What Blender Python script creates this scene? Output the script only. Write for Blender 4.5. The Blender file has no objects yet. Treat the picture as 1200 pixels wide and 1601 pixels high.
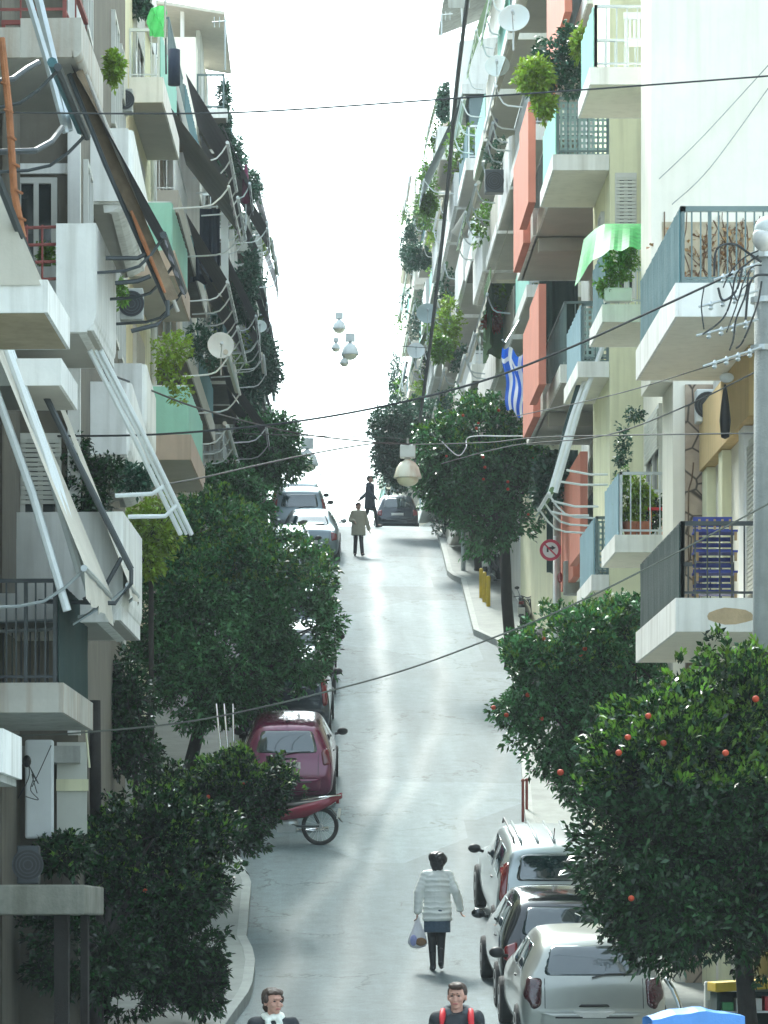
import bpy, bmesh, math, random
import numpy as np
from mathutils import Vector, Matrix, noise
from mathutils.bvhtree import BVHTree

R = math.radians
FO = 5500.0            # focal length in photo pixels (photo 1200 wide)
VX, VY = 465.0, 1450.0 # where level lines running up the street meet
scene = bpy.context.scene
COL = scene.collection

# ------------------------------------------------------------ camera
cam_d = bpy.data.cameras.new('camera')
cam = bpy.data.objects.new('camera', cam_d)
COL.objects.link(cam)
cam.location = (0, 0, 0)
cam.rotation_euler = (R(90), 0, 0)
cam_d.sensor_fit = 'HORIZONTAL'
cam_d.sensor_width = 36.0
cam_d.lens = FO / 1200.0 * 36.0
cam_d.shift_x = (600 - VX) / 1200.0
cam_d.shift_y = (VY - 800.5) / 1200.0
cam_d.clip_start = 0.5
cam_d.clip_end = 6000
scene.camera = cam

# ------------------------------------------------------------ world, sun, exposure
SUN_EL, SUN_AZ = 48.0, -14.0       # sun high beyond the top of the street, a little to the left
world = bpy.data.worlds.new('World')
scene.world = world
world.use_nodes = True
wn = world.node_tree
bg = wn.nodes['Background']
sky = wn.nodes.new('ShaderNodeTexSky')
sky.sky_type = 'NISHITA'
sky.sun_disc = False
sky.sun_elevation = R(SUN_EL)
sky.sun_rotation = R(SUN_AZ)
sky.air_density = 1.0
sky.dust_density = 6.0
sky.ozone_density = 1.0
hs = wn.nodes.new('ShaderNodeHueSaturation')   # overcast: the blue is veiled by thin cloud
hs.inputs['Saturation'].default_value = 0.42
hs.inputs['Value'].default_value = 1.0
wn.links.new(sky.outputs[0], hs.inputs['Color'])
tint = wn.nodes.new('ShaderNodeMix'); tint.data_type = 'RGBA'; tint.blend_type = 'MULTIPLY'; tint.inputs[0].default_value = 1
tint.inputs[7].default_value = (.82, .99, 1.03, 1)
wn.links.new(hs.outputs[0], tint.inputs[6]); veil = wn.nodes.new('ShaderNodeMix'); veil.data_type = 'RGBA'; veil.blend_type = 'ADD'; veil.inputs[0].default_value = 1   # the even light of the cloud layer
veil.inputs[7].default_value = (.90, 1.10, 1.20, 1)
wn.links.new(tint.outputs[2], veil.inputs[6]); wn.links.new(veil.outputs[2], bg.inputs['Color'])
bg.inputs['Strength'].default_value = 0.15
sun_d = bpy.data.lights.new('sun', 'SUN')
sun_d.energy = 1.4
sun_d.angle = R(10)
sun_d.color = (1.0, 0.97, 0.9)
sun = bpy.data.objects.new('sun', sun_d)
COL.objects.link(sun)
_sd = Vector((math.sin(R(SUN_AZ)) * math.cos(R(SUN_EL)), math.cos(R(SUN_AZ)) * math.cos(R(SUN_EL)), math.sin(R(SUN_EL))))
sun.rotation_euler = _sd.to_track_quat('Z', 'Y').to_euler()
sun.location = (0, 60, 80)
scene.view_settings.view_transform = 'Standard'
scene.view_settings.look = 'None'
scene.view_settings.exposure = 1.85
scene.view_settings.gamma = 1.0
scene.cycles.volume_step_rate = 4
scene.cycles.volume_max_steps = 64
scene.cycles.max_bounces = 6
scene.cycles.diffuse_bounces = 3
scene.cycles.glossy_bounces = 3
scene.cycles.volume_bounces = 0
scene.cycles.transparent_max_bounces = 8
scene.cycles.use_denoising = True

def srgb(r, g, b):
    f = lambda c: (c / 255 / 12.92) if c / 255 <= 0.04045 else ((c / 255 + 0.055) / 1.055) ** 2.4
    return (f(r), f(g), f(b))

# ------------------------------------------------------------ materials
_mats = {}
def M(name, col=(.5, .5, .5), rough=.7, var=.15, scale=2.0, bump=.15, streak=0., metal=0., spec=.5, coat=0., rust=None, island=0., trans=0., emis=0.):
    if name in _mats: return _mats[name]
    m = bpy.data.materials.new(name); m.use_nodes = True
    n = m.node_tree.nodes; l = m.node_tree.links
    p = n['Principled BSDF']
    p.inputs['Roughness'].default_value = rough
    p.inputs['Metallic'].default_value = metal
    p.inputs['Specular IOR Level'].default_value = spec
    if coat: p.inputs['Coat Weight'].default_value = coat; p.inputs['Coat Roughness'].default_value = .05
    g = n.new('ShaderNodeNewGeometry')
    nz = n.new('ShaderNodeTexNoise'); nz.inputs['Scale'].default_value = scale; nz.inputs['Detail'].default_value = 6; nz.inputs['Roughness'].default_value = .65
    l.new(g.outputs['Position'], nz.inputs['Vector'])
    rp = n.new('ShaderNodeMapRange'); rp.inputs[1].default_value = .3; rp.inputs[2].default_value = .7
    rp.inputs[3].default_value = 1 - var; rp.inputs[4].default_value = 1 + var * .6
    l.new(nz.outputs[0], rp.inputs[0])
    mx = n.new('ShaderNodeMix'); mx.data_type = 'RGBA'; mx.blend_type = 'MULTIPLY'; mx.inputs[0].default_value = 1
    mx.inputs[6].default_value = (*col, 1); l.new(rp.outputs[0], mx.inputs[7])
    out = mx.outputs[2]
    if island:
        hv = n.new('ShaderNodeHueSaturation')
        r2 = n.new('ShaderNodeMapRange'); r2.inputs[3].default_value = 1 - island; r2.inputs[4].default_value = 1 + island
        l.new(g.outputs['Random Per Island'], r2.inputs[0]); l.new(r2.outputs[0], hv.inputs['Value'])
        r3 = n.new('ShaderNodeMapRange'); r3.inputs[3].default_value = .485; r3.inputs[4].default_value = .515
        l.new(g.outputs['Random Per Island'], r3.inputs[0]); l.new(r3.outputs[0], hv.inputs['Hue'])
        l.new(out, hv.inputs['Color']); out = hv.outputs[0]
    if streak or rust:
        mp = n.new('ShaderNodeMapping'); mp.inputs['Scale'].default_value = (7, 7, .45)
        l.new(g.outputs['Position'], mp.inputs['Vector'])
        n2 = n.new('ShaderNodeTexNoise'); n2.inputs['Scale'].default_value = 1; n2.inputs['Detail'].default_value = 5
        l.new(mp.outputs[0], n2.inputs['Vector'])
        r4 = n.new('ShaderNodeMapRange'); r4.inputs[1].default_value = .47; r4.inputs[2].default_value = .76
        r4.inputs[3].default_value = 0; r4.inputs[4].default_value = streak or .6
        l.new(n2.outputs[0], r4.inputs[0])
        m2 = n.new('ShaderNodeMix'); m2.data_type = 'RGBA'
        l.new(r4.outputs[0], m2.inputs[0]); l.new(out, m2.inputs[6])
        m2.inputs[7].default_value = (*(rust or (col[0] * .38, col[1] * .36, col[2] * .3)), 1)
        out = m2.outputs[2]
    l.new(out, p.inputs['Base Color'])
    if bump:
        n3 = n.new('ShaderNodeTexNoise'); n3.inputs['Scale'].default_value = scale * 12; n3.inputs['Detail'].default_value = 4
        l.new(g.outputs['Position'], n3.inputs['Vector'])
        b = n.new('ShaderNodeBump'); b.inputs['Strength'].default_value = bump; b.inputs['Distance'].default_value = .02
        l.new(n3.outputs[0], b.inputs['Height']); l.new(b.outputs[0], p.inputs['Normal'])
    if trans:
        t = n.new('ShaderNodeBsdfTranslucent'); l.new(out, t.inputs['Color'])
        ms = n.new('ShaderNodeMixShader'); ms.inputs[0].default_value = trans
        l.new(p.outputs[0], ms.inputs[1]); l.new(t.outputs[0], ms.inputs[2]); l.new(ms.outputs[0], n['Material Output'].inputs['Surface'])
    if emis:
        l.new(out, p.inputs['Emission Color']); p.inputs['Emission Strength'].default_value = emis
    _mats[name] = m
    return m

PALE = M('pale_plaster', (.84, .80, .69), .85, .08, .9, .15, .16)
WHITE = M('white_paint', (.82, .82, .78), .7, .10, 1.5, .12, .5)
CREAM = M('cream_plaster', (.74, .73, .50), .85, .08, 1.2, .12, .35)
OCHRE = M('ochre_plaster', (.60, .43, .20), .85, .1, 1.5, .12, .25)
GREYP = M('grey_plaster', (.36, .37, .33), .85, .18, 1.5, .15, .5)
DARKP = M('shaded_brown_plaster', (.15, .135, .105), .9, .2, 1.5, .15, .4)  # brown plaster, the shade of the recessed wall put into its colour
PINK = M('pinkish_plaster', (.55, .45, .38), .85, .1, 1.5, .12, .35)
TERRA = M('terracotta_paint', (.66, .23, .16), .75, .08, 1.5, .08, .15)
CONC = M('concrete', (.40, .41, .38), .9, .22, 2, .2, .5)
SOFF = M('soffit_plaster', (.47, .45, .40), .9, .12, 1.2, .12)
RUSTC = M('rust_stained_concrete', (.52, .50, .44), .9, .2, 1.5, .2, rust=(.30, .16, .07))
STEEL = M('galvanised_steel', (.48, .52, .53), .4, .15, 4, 0, metal=.6)
ALU = M('white_aluminium', (.72, .76, .76), .4, .05, 4, 0)
DKMET = M('dark_metal', (.045, .055, .06), .45, .2, 4, 0)
GRMET = M('grey_green_railing', (.13, .19, .19), .5, .15, 4, 0)
RUSTP = M('rusty_orange_paint', (.34, .13, .05), .8, .35, 6, .3)
REDMET = M('red_brown_railing', (.22, .05, .04), .6, .2, 4, 0)
TEAL = M('teal_canvas', (.07, .17, .19), .85, .1, 3, .2, .15)
DTEAL = M('dark_green_canvas', (.015, .042, .038), .85, .12, 3, .2)
AQUA = M('aqua_canvas', (.34, .68, .58), .8, .07, 2, .1, .12)
BLUEP = M('dull_blue_canvas', (.22, .36, .42), .8, .1, 2, .1, .1)
GREENC = M('moss_green_canvas', (.13, .22, .10), .85, .12, 2, .1, .1)
BEIGEF = M('beige_awning_cloth', (.56, .53, .45), .85, .08, 3, .1, .12)
BROWNF = M('brown_awning_cloth', (.12, .115, .13), .85, .15, 3, .1, .15)
NAVYF = M('navy_cloth', (.016, .026, .05), .85, .25, 5, .3)
STRIPE = M('striped_cloth', (.6, .55, .4), .85, .1, 3, .1)
GLASS = M('window_glass', (.02, .028, .03), .06, .3, .6, 0, spec=.8)
SHUT = M('roller_shutter', (.55, .56, .50), .6, .08, 2, .05, .1)
WOODF = M('window_frame', (.6, .6, .55), .6, .1, 2, .05)
CABLE = M('black_cable', (.03, .033, .035), .6, .1, 2, 0)
DISH = M('dish_white', (.60, .68, .66), .5, .05, 2, 0)
PLAST = M('white_plastic', (.7, .73, .72), .5, .08, 3, 0, .15)
BARK = M('bark', (.022, .019, .016), .95, .3, 8, .6)
LEAFD = M('orange_tree_leaf', (.014, .052, .013), .24, .3, 1.2, 0, spec=.4, island=.7, trans=.1)
LEAFM = M('mid_green_orange_leaf', (.055, .175, .055), .26, .3, 1.2, 0, spec=.4, island=.7, trans=.18)
LEAFB = M('bright_orange_tree_leaf', (.12, .25, .022), .36, .25, 1.2, 0, spec=.4, island=.5, trans=.2)
LEAFT = M('blue_green_leaf', (.035, .11, .06), .4, .25, 1.2, 0, island=.45, trans=.12)
LEAFY = M('yellow_green_leaf', (.22, .34, .03), .5, .25, 1.2, 0, island=.4, trans=.3)
FRUIT = M('bitter_orange_skin', (.46, .05, .012), .6, .1, 3, .1)
POT = M('clay_pot', (.40, .14, .07), .8, .15, 5, .1)
BLACK = M('black_plastic', (.02, .02, .022), .5, .2, 5, 0)
RUBBER = M('tyre_rubber', (.015, .015, .016), .8, .2, 8, .1)
YELLOW = M('yellow_paint', (.62, .42, .02), .55, .15, 5, 0)

# ------------------------------------------------------------ mesh builder
def P(x, y, d):                       # point seen at photo pixel (x, y), d metres up the street
    return Vector(((x - VX) * d / FO, d, (VY - y) * d / FO))

class MB:
    def __init__(s): s.v = []; s.f = []; s.mi = []; s.cur = 0; s.mats = []
    def face(s, pts):
        i = len(s.v); s.v += [tuple(p) for p in pts]; s.f.append(tuple(range(i, i + len(pts)))); s.mi.append(s.cur)
    def hexa(s, c):                   # 8 corners: bottom ring 0-3, top ring 4-7
        i = len(s.v); s.v += [tuple(p) for p in c]
        for q in ((0, 3, 2, 1), (4, 5, 6, 7), (0, 1, 5, 4), (1, 2, 6, 5), (2, 3, 7, 6), (3, 0, 4, 7)):
            s.f.append(tuple(i + k for k in q)); s.mi.append(s.cur)
    def box(s, x0, x1, y0, y1, z0, z1, F=None):
        c = [(x0, y0, z0), (x1, y0, z0), (x1, y1, z0), (x0, y1, z0), (x0, y0, z1), (x1, y0, z1), (x1, y1, z1), (x0, y1, z1)]
        if F: c = [F(*p) for p in c]
        s.hexa(c)
    def tube(s, pts, r, n=6, cap=True):
        pts = [Vector(p) for p in pts]; i0 = len(s.v)
        rr = r if isinstance(r, (list, tuple)) else [r] * len(pts)
        for k, p in enumerate(pts):
            t = (pts[min(k + 1, len(pts) - 1)] - pts[max(k - 1, 0)])
            t = t.normalized() if t.length > 1e-9 else Vector((0, 0, 1))
            a = t.cross(Vector((0, 0, 1)) if abs(t.z) < .9 else Vector((1, 0, 0))).normalized(); b = t.cross(a)
            for j in range(n):
                an = 2 * math.pi * j / n
                s.v.append(tuple(p + (a * math.cos(an) + b * math.sin(an)) * rr[k]))
        for k in range(len(pts) - 1):
            for j in range(n):
                a = i0 + k * n + j; b = i0 + k * n + (j + 1) % n
                s.f.append((a, b, b + n, a + n)); s.mi.append(s.cur)
        if cap:
            s.f.append(tuple(i0 + j for j in range(n))[::-1]); s.mi.append(s.cur)
            s.f.append(tuple(i0 + (len(pts) - 1) * n + j for j in range(n))); s.mi.append(s.cur)
    def ring(s, rings, close=True, caps=True):  # loft list of equal-length point rings
        i0 = len(s.v); n = len(rings[0])
        for r in rings: s.v += [tuple(p) for p in r]
        for k in range(len(rings) - 1):
            for j in range(n if close else n - 1):
                a = i0 + k * n + j; b = i0 + k * n + (j + 1) % n
                s.f.append((a, b, b + n, a + n)); s.mi.append(s.cur)
        if caps:
            s.f.append(tuple(i0 + j for j in range(n))[::-1]); s.mi.append(s.cur)
            s.f.append(tuple(i0 + (len(rings) - 1) * n + j for j in range(n))); s.mi.append(s.cur)
    def lathe(s, prof, n=16, mat=None):          # prof: (r, z)
        rings = []
        for r, z in prof:
            q = [Vector((r * math.cos(2 * math.pi * j / n), r * math.sin(2 * math.pi * j / n), z)) for j in range(n)]
            rings.append([mat @ p for p in q] if mat else q)
        s.ring(rings)
    def ell(s, c, r, n=12, m=8, rot=None):
        rings = []
        for k in range(m + 1):
            ph = math.pi * k / m; rr = max(math.sin(ph), .02)
            ring = []
            for j in range(n):
                p = Vector((rr * math.cos(2 * math.pi * j / n) * r[0], rr * math.sin(2 * math.pi * j / n) * r[1], -math.cos(ph) * r[2]))
                if rot: p = rot @ p
                ring.append(p + Vector(c))
            rings.append(ring)
        s.ring(rings)
    def capsule(s, a, b, ra, rb, n=10):
        a = Vector(a); b = Vector(b); s.ell(a, (ra,) * 3, n, 6); s.ell(b, (rb,) * 3, n, 6); s.tube([a, b], [ra, rb], n)
    def build(s, name, mat, parent=None, world=True, smooth=False, bevel=0):
        me = bpy.data.meshes.new(name)
        off = WO.get(parent.name, Vector()) if (parent and world) else Vector()
        me.from_pydata([(p[0] - off[0], p[1] - off[1], p[2] - off[2]) for p in s.v], [], s.f)
        for m_ in (mat if isinstance(mat, (list, tuple)) else [mat]): me.materials.append(m_)
        if isinstance(mat, (list, tuple)): me.polygons.foreach_set('material_index', s.mi)
        bm = bmesh.new(); bm.from_mesh(me); bmesh.ops.recalc_face_normals(bm, faces=bm.faces)
        if bevel: bmesh.ops.bevel(bm, geom=bm.edges[:], offset=bevel, segments=2, affect='EDGES', profile=.5)
        bm.to_mesh(me); bm.free()
        if smooth: me.polygons.foreach_set('use_smooth', [True] * len(me.polygons))
        me.update()
        o = bpy.data.objects.new(name, me); COL.objects.link(o)
        if parent: o.parent = parent
        WO[o.name] = off.copy() if (parent and world) else Vector()
        return o
WO = {}                                # where each object's own zero sits in the world

def tag(o, label, cat=None, group=None, kind=None):
    if label: o['label'] = label
    if cat: o['category'] = cat
    if group: o['group'] = group
    if kind: o['kind'] = kind
    return o
def thing(name, label, cat, loc=(0, 0, 0), group=None, rz=0, rx=0):
    o = bpy.data.objects.new(name, None); COL.objects.link(o); o.empty_display_size = .2
    o.location = loc; o.rotation_euler = (rx, 0, rz)
    WO[o.name] = Vector(loc)
    return tag(o, label, cat, group)
def struct(name, mb, mat):
    return tag(mb.build(name, mat), None, kind='structure')

def numesh(name, V, nq, mat, parent, k=4):   # V: (nq*k,3) array of separate k-gons
    off = WO.get(parent.name, Vector()) if parent else Vector()
    V = V - np.array(off)
    me = bpy.data.meshes.new(name)
    me.vertices.add(nq * k); me.vertices.foreach_set('co', V.astype(np.float32).ravel())
    me.loops.add(nq * k); me.loops.foreach_set('vertex_index', np.arange(nq * k, dtype=np.int32))
    me.polygons.add(nq); me.polygons.foreach_set('loop_start', np.arange(0, nq * k, k, dtype=np.int32))
    me.polygons.foreach_set('loop_total', np.full(nq, k, dtype=np.int32))
    me.materials.append(mat); me.update(calc_edges=True)
    o = bpy.data.objects.new(name, me); COL.objects.link(o)
    if parent: o.parent = parent
    WO[o.name] = Vector(off)
    return o

# ------------------------------------------------------------ the lie of the street
PROF = [(-60, -6.0), (-20, -4.6), (0, -3.6), (20, -2.9), (31, -2.25), (41.7, -1.58), (50, -.66), (55, .35), (59, 1.3), (62, 2.0), (70, 3.75), (80, 5.9), (90, 8.0), (104, 10.98), (112, 12.5), (119, 13.55), (126, 14.38), (135, 15.3), (145, 16.2), (170, 17.6), (220, 18.5), (400, 19), (3000, 10)]
_pd = np.array([p[0] for p in PROF], float); _pz = np.array([p[1] for p in PROF], float)
def gz(d):
    h = 2.5
    return float(np.mean(np.interp([d - h, d - h / 2, d, d + h / 2, d + h], _pd, _pz)))
def slope(d): return math.atan((gz(d + 1.5) - gz(d - 1.5)) / 3)
def gd(y):                            # distance at which the road surface is seen on photo row y
    best = 31.
    for k in range(2000):
        d = 28 + k * .06
        if VY - FO * gz(d) / d <= y: return d
    return 120.
def li(tab, d): return float(np.interp(d, [t[0] for t in tab], [t[1] for t in tab]))
KL = [(-60, -1.0), (36, -1.0), (43, -.97), (45, -.82), (47.5, -.62), (50.5, -.60), (52, -.76), (56, -.74), (58, -.95), (64, -1.1), (90, -1.1), (150, -1.2), (400, -1.2)]
KR = [(-60, 4.4), (45, 4.35), (56, 4.1), (61, 3.95), (66, 4.2), (76, 4.75), (84, 4.75), (86, 4.3), (97, 4.5), (98.5, 4.2), (113, 4.45), (116, 4.7), (150, 4.8), (400, 4.8)]
def stone_mat():
    m = M('crazy_paving_stone', (.46, .36, .27), .9, .25, 3, .3); n = m.node_tree.nodes; l = m.node_tree.links; p = n['Principled BSDF']
    src = p.inputs['Base Color'].links[0].from_socket
    g = n.new('ShaderNodeNewGeometry'); v = n.new('ShaderNodeTexVoronoi'); v.feature = 'DISTANCE_TO_EDGE'; v.inputs['Scale'].default_value = 3.2; l.new(g.outputs['Position'], v.inputs['Vector'])
    r = n.new('ShaderNodeMapRange'); r.inputs[1].default_value = .015; r.inputs[2].default_value = .06; r.inputs[3].default_value = .18; r.inputs[4].default_value = 1; l.new(v.outputs['Distance'], r.inputs[0])
    x = n.new('ShaderNodeMix'); x.data_type = 'RGBA'; x.blend_type = 'MULTIPLY'; x.inputs[0].default_value = 1; l.new(src, x.inputs[6]); l.new(r.outputs[0], x.inputs[7]); l.new(x.outputs[2], p.inputs['Base Color'])
stone_mat()
# ------------------------------------------------------------ ground, road, pavements
def road_material():
    m = bpy.data.materials.new('worn_asphalt'); m.use_nodes = True
    n = m.node_tree.nodes; l = m.node_tree.links; p = n['Principled BSDF']
    g = n.new('ShaderNodeNewGeometry')
    def nz(scale, det=5, vec=None, rough=.6):
        t = n.new('ShaderNodeTexNoise'); t.inputs['Scale'].default_value = scale; t.inputs['Detail'].default_value = det; t.inputs['Roughness'].default_value = rough
        l.new(vec or g.outputs['Position'], t.inputs['Vector']); return t
    def mr(src, a, b, c, d):
        r = n.new('ShaderNodeMapRange'); r.inputs[1].default_value = a; r.inputs[2].default_value = b; r.inputs[3].default_value = c; r.inputs[4].default_value = d
        l.new(src, r.inputs[0]); return r.outputs[0]
    def mul(a, b):
        x = n.new('ShaderNodeMath'); x.operation = 'MULTIPLY'
        l.new(a, x.inputs[0]); l.new(b, x.inputs[1]); return x.outputs[0]
    at = n.new('ShaderNodeAttribute'); at.attribute_name = 'polish'
    big = mr(nz(.35, 4).outputs[0], .3, .7, .9, 1.06)
    mp = n.new('ShaderNodeMapping'); mp.inputs['Scale'].default_value = (1.6, .12, .12); l.new(g.outputs['Position'], mp.inputs['Vector'])
    lng = mr(nz(1.0, 5, mp.outputs[0]).outputs[0], .3, .7, .8, 1.15)
    fine = mr(nz(55, 3).outputs[0], .3, .75, .72, 1.25)
    mid = mr(nz(5, 6).outputs[0], .3, .75, .85, 1.12)
    vo = n.new('ShaderNodeTexVoronoi'); vo.feature = 'DISTANCE_TO_EDGE'; vo.inputs['Scale'].default_value = .42
    wp = nz(1.3, 5); va = n.new('ShaderNodeVectorMath'); va.operation = 'ADD'
    vs = n.new('ShaderNodeVectorMath'); vs.operation = 'SCALE'; vs.inputs['Scale'].default_value = 1.6
    l.new(wp.outputs['Color'], vs.inputs[0]); l.new(g.outputs['Position'], va.inputs[0]); l.new(vs.outputs[0], va.inputs[1]); l.new(va.outputs[0], vo.inputs['Vector'])
    crack = mr(vo.outputs['Distance'], 0., .016, .4, 1.)
    gate = mr(nz(.5, 2).outputs[0], .5, .56, 0, 1)
    cm = n.new('ShaderNodeMix'); cm.inputs[2].default_value = 1.; l.new(gate, cm.inputs[0]); l.new(crack, cm.inputs[3])
    pc = n.new('ShaderNodeTexVoronoi'); pc.distance = 'CHEBYCHEV'; pc.inputs['Scale'].default_value = .33; pc.inputs['Randomness'].default_value = .9
    mp2 = n.new('ShaderNodeMapping'); mp2.inputs['Scale'].default_value = (1, .55, .0); l.new(g.outputs['Position'], mp2.inputs['Vector']); l.new(mp2.outputs[0], pc.inputs['Vector'])
    sp = n.new('ShaderNodeSeparateColor'); l.new(pc.outputs['Color'], sp.inputs[0]); pat = mr(sp.outputs[0], 0, 1, .76, 1.1)
    ws = n.new('ShaderNodeTexVoronoi'); ws.inputs['Scale'].default_value = 7; l.new(g.outputs['Position'], ws.inputs['Vector'])
    dots = mr(ws.outputs['Distance'], .0, .09, 1.9, 1.)
    stain = mr(nz(1.1, 7, None, .75).outputs[0], .56, .72, 1., .72)
    v = mul(mul(mul(mul(big, lng), mul(fine, mid)), cm.outputs[0]), mul(mul(pat, dots), stain))
    mx = n.new('ShaderNodeMix'); mx.data_type = 'RGBA'; mx.inputs[6].default_value = (.135, .182, .192, 1); mx.inputs[7].default_value = (.185, .215, .212, 1)
    l.new(mul(at.outputs['Fac'], mr(nz(1.4, 4).outputs[0], .3, .6, .75, 1.)), mx.inputs[0])
    m2 = n.new('ShaderNodeMix'); m2.data_type = 'RGBA'; m2.blend_type = 'MULTIPLY'; m2.inputs[0].default_value = 1
    l.new(mx.outputs[2], m2.inputs[6]); l.new(v, m2.inputs[7]); l.new(m2.outputs[2], p.inputs['Base Color'])
    l.new(mr(at.outputs['Fac'], 0, 1, .72, .60), p.inputs['Roughness'])
    b = n.new('ShaderNodeBump'); b.inputs['Strength'].default_value = .5; b.inputs['Distance'].default_value = .012
    l.new(nz(90, 3).outputs[0], b.inputs['Height']); l.new(b.outputs[0], p.inputs['Normal'])
    p.inputs['Specular IOR Level'].default_value = .32
    return m
ROADM = road_material()
# polished wheel tracks, read off the photo as (row, x) and laid on the road
TR = [[(830, 583), (900, 586), (1000, 592), (1100, 602), (1200, 600), (1290, 570), (1360, 525), (1450, 455), (1600, 425)],
      [(830, 655), (900, 672), (1000, 688), (1100, 690), (1180, 668), (1290, 610), (1400, 560), (1600, 520)],
      [(1180, 790), (1260, 735), (1380, 712), (1500, 650), (1600, 628)]]
TW = []
for tr in TR:
    q = []
    for y, x in tr:
        d = gd(y); q.append((d, (x - VX) * d / FO))
    q.sort(); TW.append(q)
TS = [(1.0, .22), (.62, .2), (.45, .16)]
me = bpy.data.meshes.new('road')
ds = list(np.arange(-50, 26, 4.)) + list(np.arange(26, 132, .5)) + [134, 138, 142, 146, 152, 160, 170, 185, 200, 230, 300, 400]
nx = 64; V = []; A = []
for d in ds:
    x0 = li(KL, d) - .3; x1 = li(KR, d) + .3; z = gz(d)
    for j in range(nx + 1):
        t = j / nx; x = x0 + (x1 - x0) * t
        V.append((x, d, z + .045 * math.sin(math.pi * t) - .03))
        a = 0.
        for q, (s_, w_) in zip(TW, TS):
            if q[0][0] - 3 < d < q[-1][0] + 40:
                xc = float(np.interp(d, [k[0] for k in q], [k[1] for k in q])); xc += .06 * math.sin(d * .9)
                fade = min(1, max(0, (q[-1][0] + 6 - d) / 6)) * min(1, max(0, (d - q[0][0] + 3) / 6))
                a = max(a, s_ * fade * math.exp(-((x - xc) / w_) ** 2))
        A.append(a)
Fc = [(i * (nx + 1) + j, i * (nx + 1) + j + 1, (i + 1) * (nx + 1) + j + 1, (i + 1) * (nx + 1) + j) for i in range(len(ds) - 1) for j in range(nx)]
me.from_pydata(V, [], Fc); me.materials.append(ROADM)
me.attributes.new('polish', 'FLOAT', 'POINT').data.foreach_set('value', A)
me.polygons.foreach_set('use_smooth', [True] * len(Fc)); me.update()
road = bpy.data.objects.new('road', me); COL.objects.link(road); tag(road, None, kind='structure')

PAVM = M('paving_slabs', (.25, .27, .25), .85, .2, 2.2, .3, 0)
KERBM = M('kerb_stone', (.32, .34, .32), .85, .2, 3, .3)
GRM = M('bare_ground', (.22, .21, .17), .95, .25, .4, .3)
pl = list(np.arange(-50, 26, 6.)) + list(np.arange(26, 150, 1.)) + [155, 170, 200, 260, 400]
for nm, T, sg in (('left_pavement', KL, -1), ('right_pavement', KR, 1)):
    mb = MB(); kb = MB()
    for a, b in zip(pl[:-1], pl[1:]):
        xa, xb = li(T, a), li(T, b); za, zb = gz(a), gz(b)
        for (w0, w1, h, q) in ((.14, 4.0, .13, mb), (0, .139, .137, kb)):
            q.hexa([(xa + sg * w0, a, za - .4), (xa + sg * w1, a, za - .4), (xb + sg * w1, b, zb - .4), (xb + sg * w0, b, zb - .4),
                    (xa + sg * w0, a, za + h), (xa + sg * w1, a, za + h), (xb + sg * w1, b, zb + h), (xb + sg * w0, b, zb + h)])
    struct(nm, mb, PAVM); struct('kerb', kb, KERBM)
gr = MB(); gs = [-3000, -600, -60, -20, -8, 10, 20, 60, 600, 3000]
gy = [-3000, -400] + [p[0] for p in PROF[:-1]] + [1000, 3000]
for a, b in zip(gy[:-1], gy[1:]):
    for x0, x1 in zip(gs[:-1], gs[1:]):
        za, zb = [float(np.interp(v, _pd, _pz)) - .55 for v in (a, b)]
        gr.face([(x0, a, za), (x1, a, za), (x1, b, zb), (x0, b, zb)])
struct('ground', gr, GRM)

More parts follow.
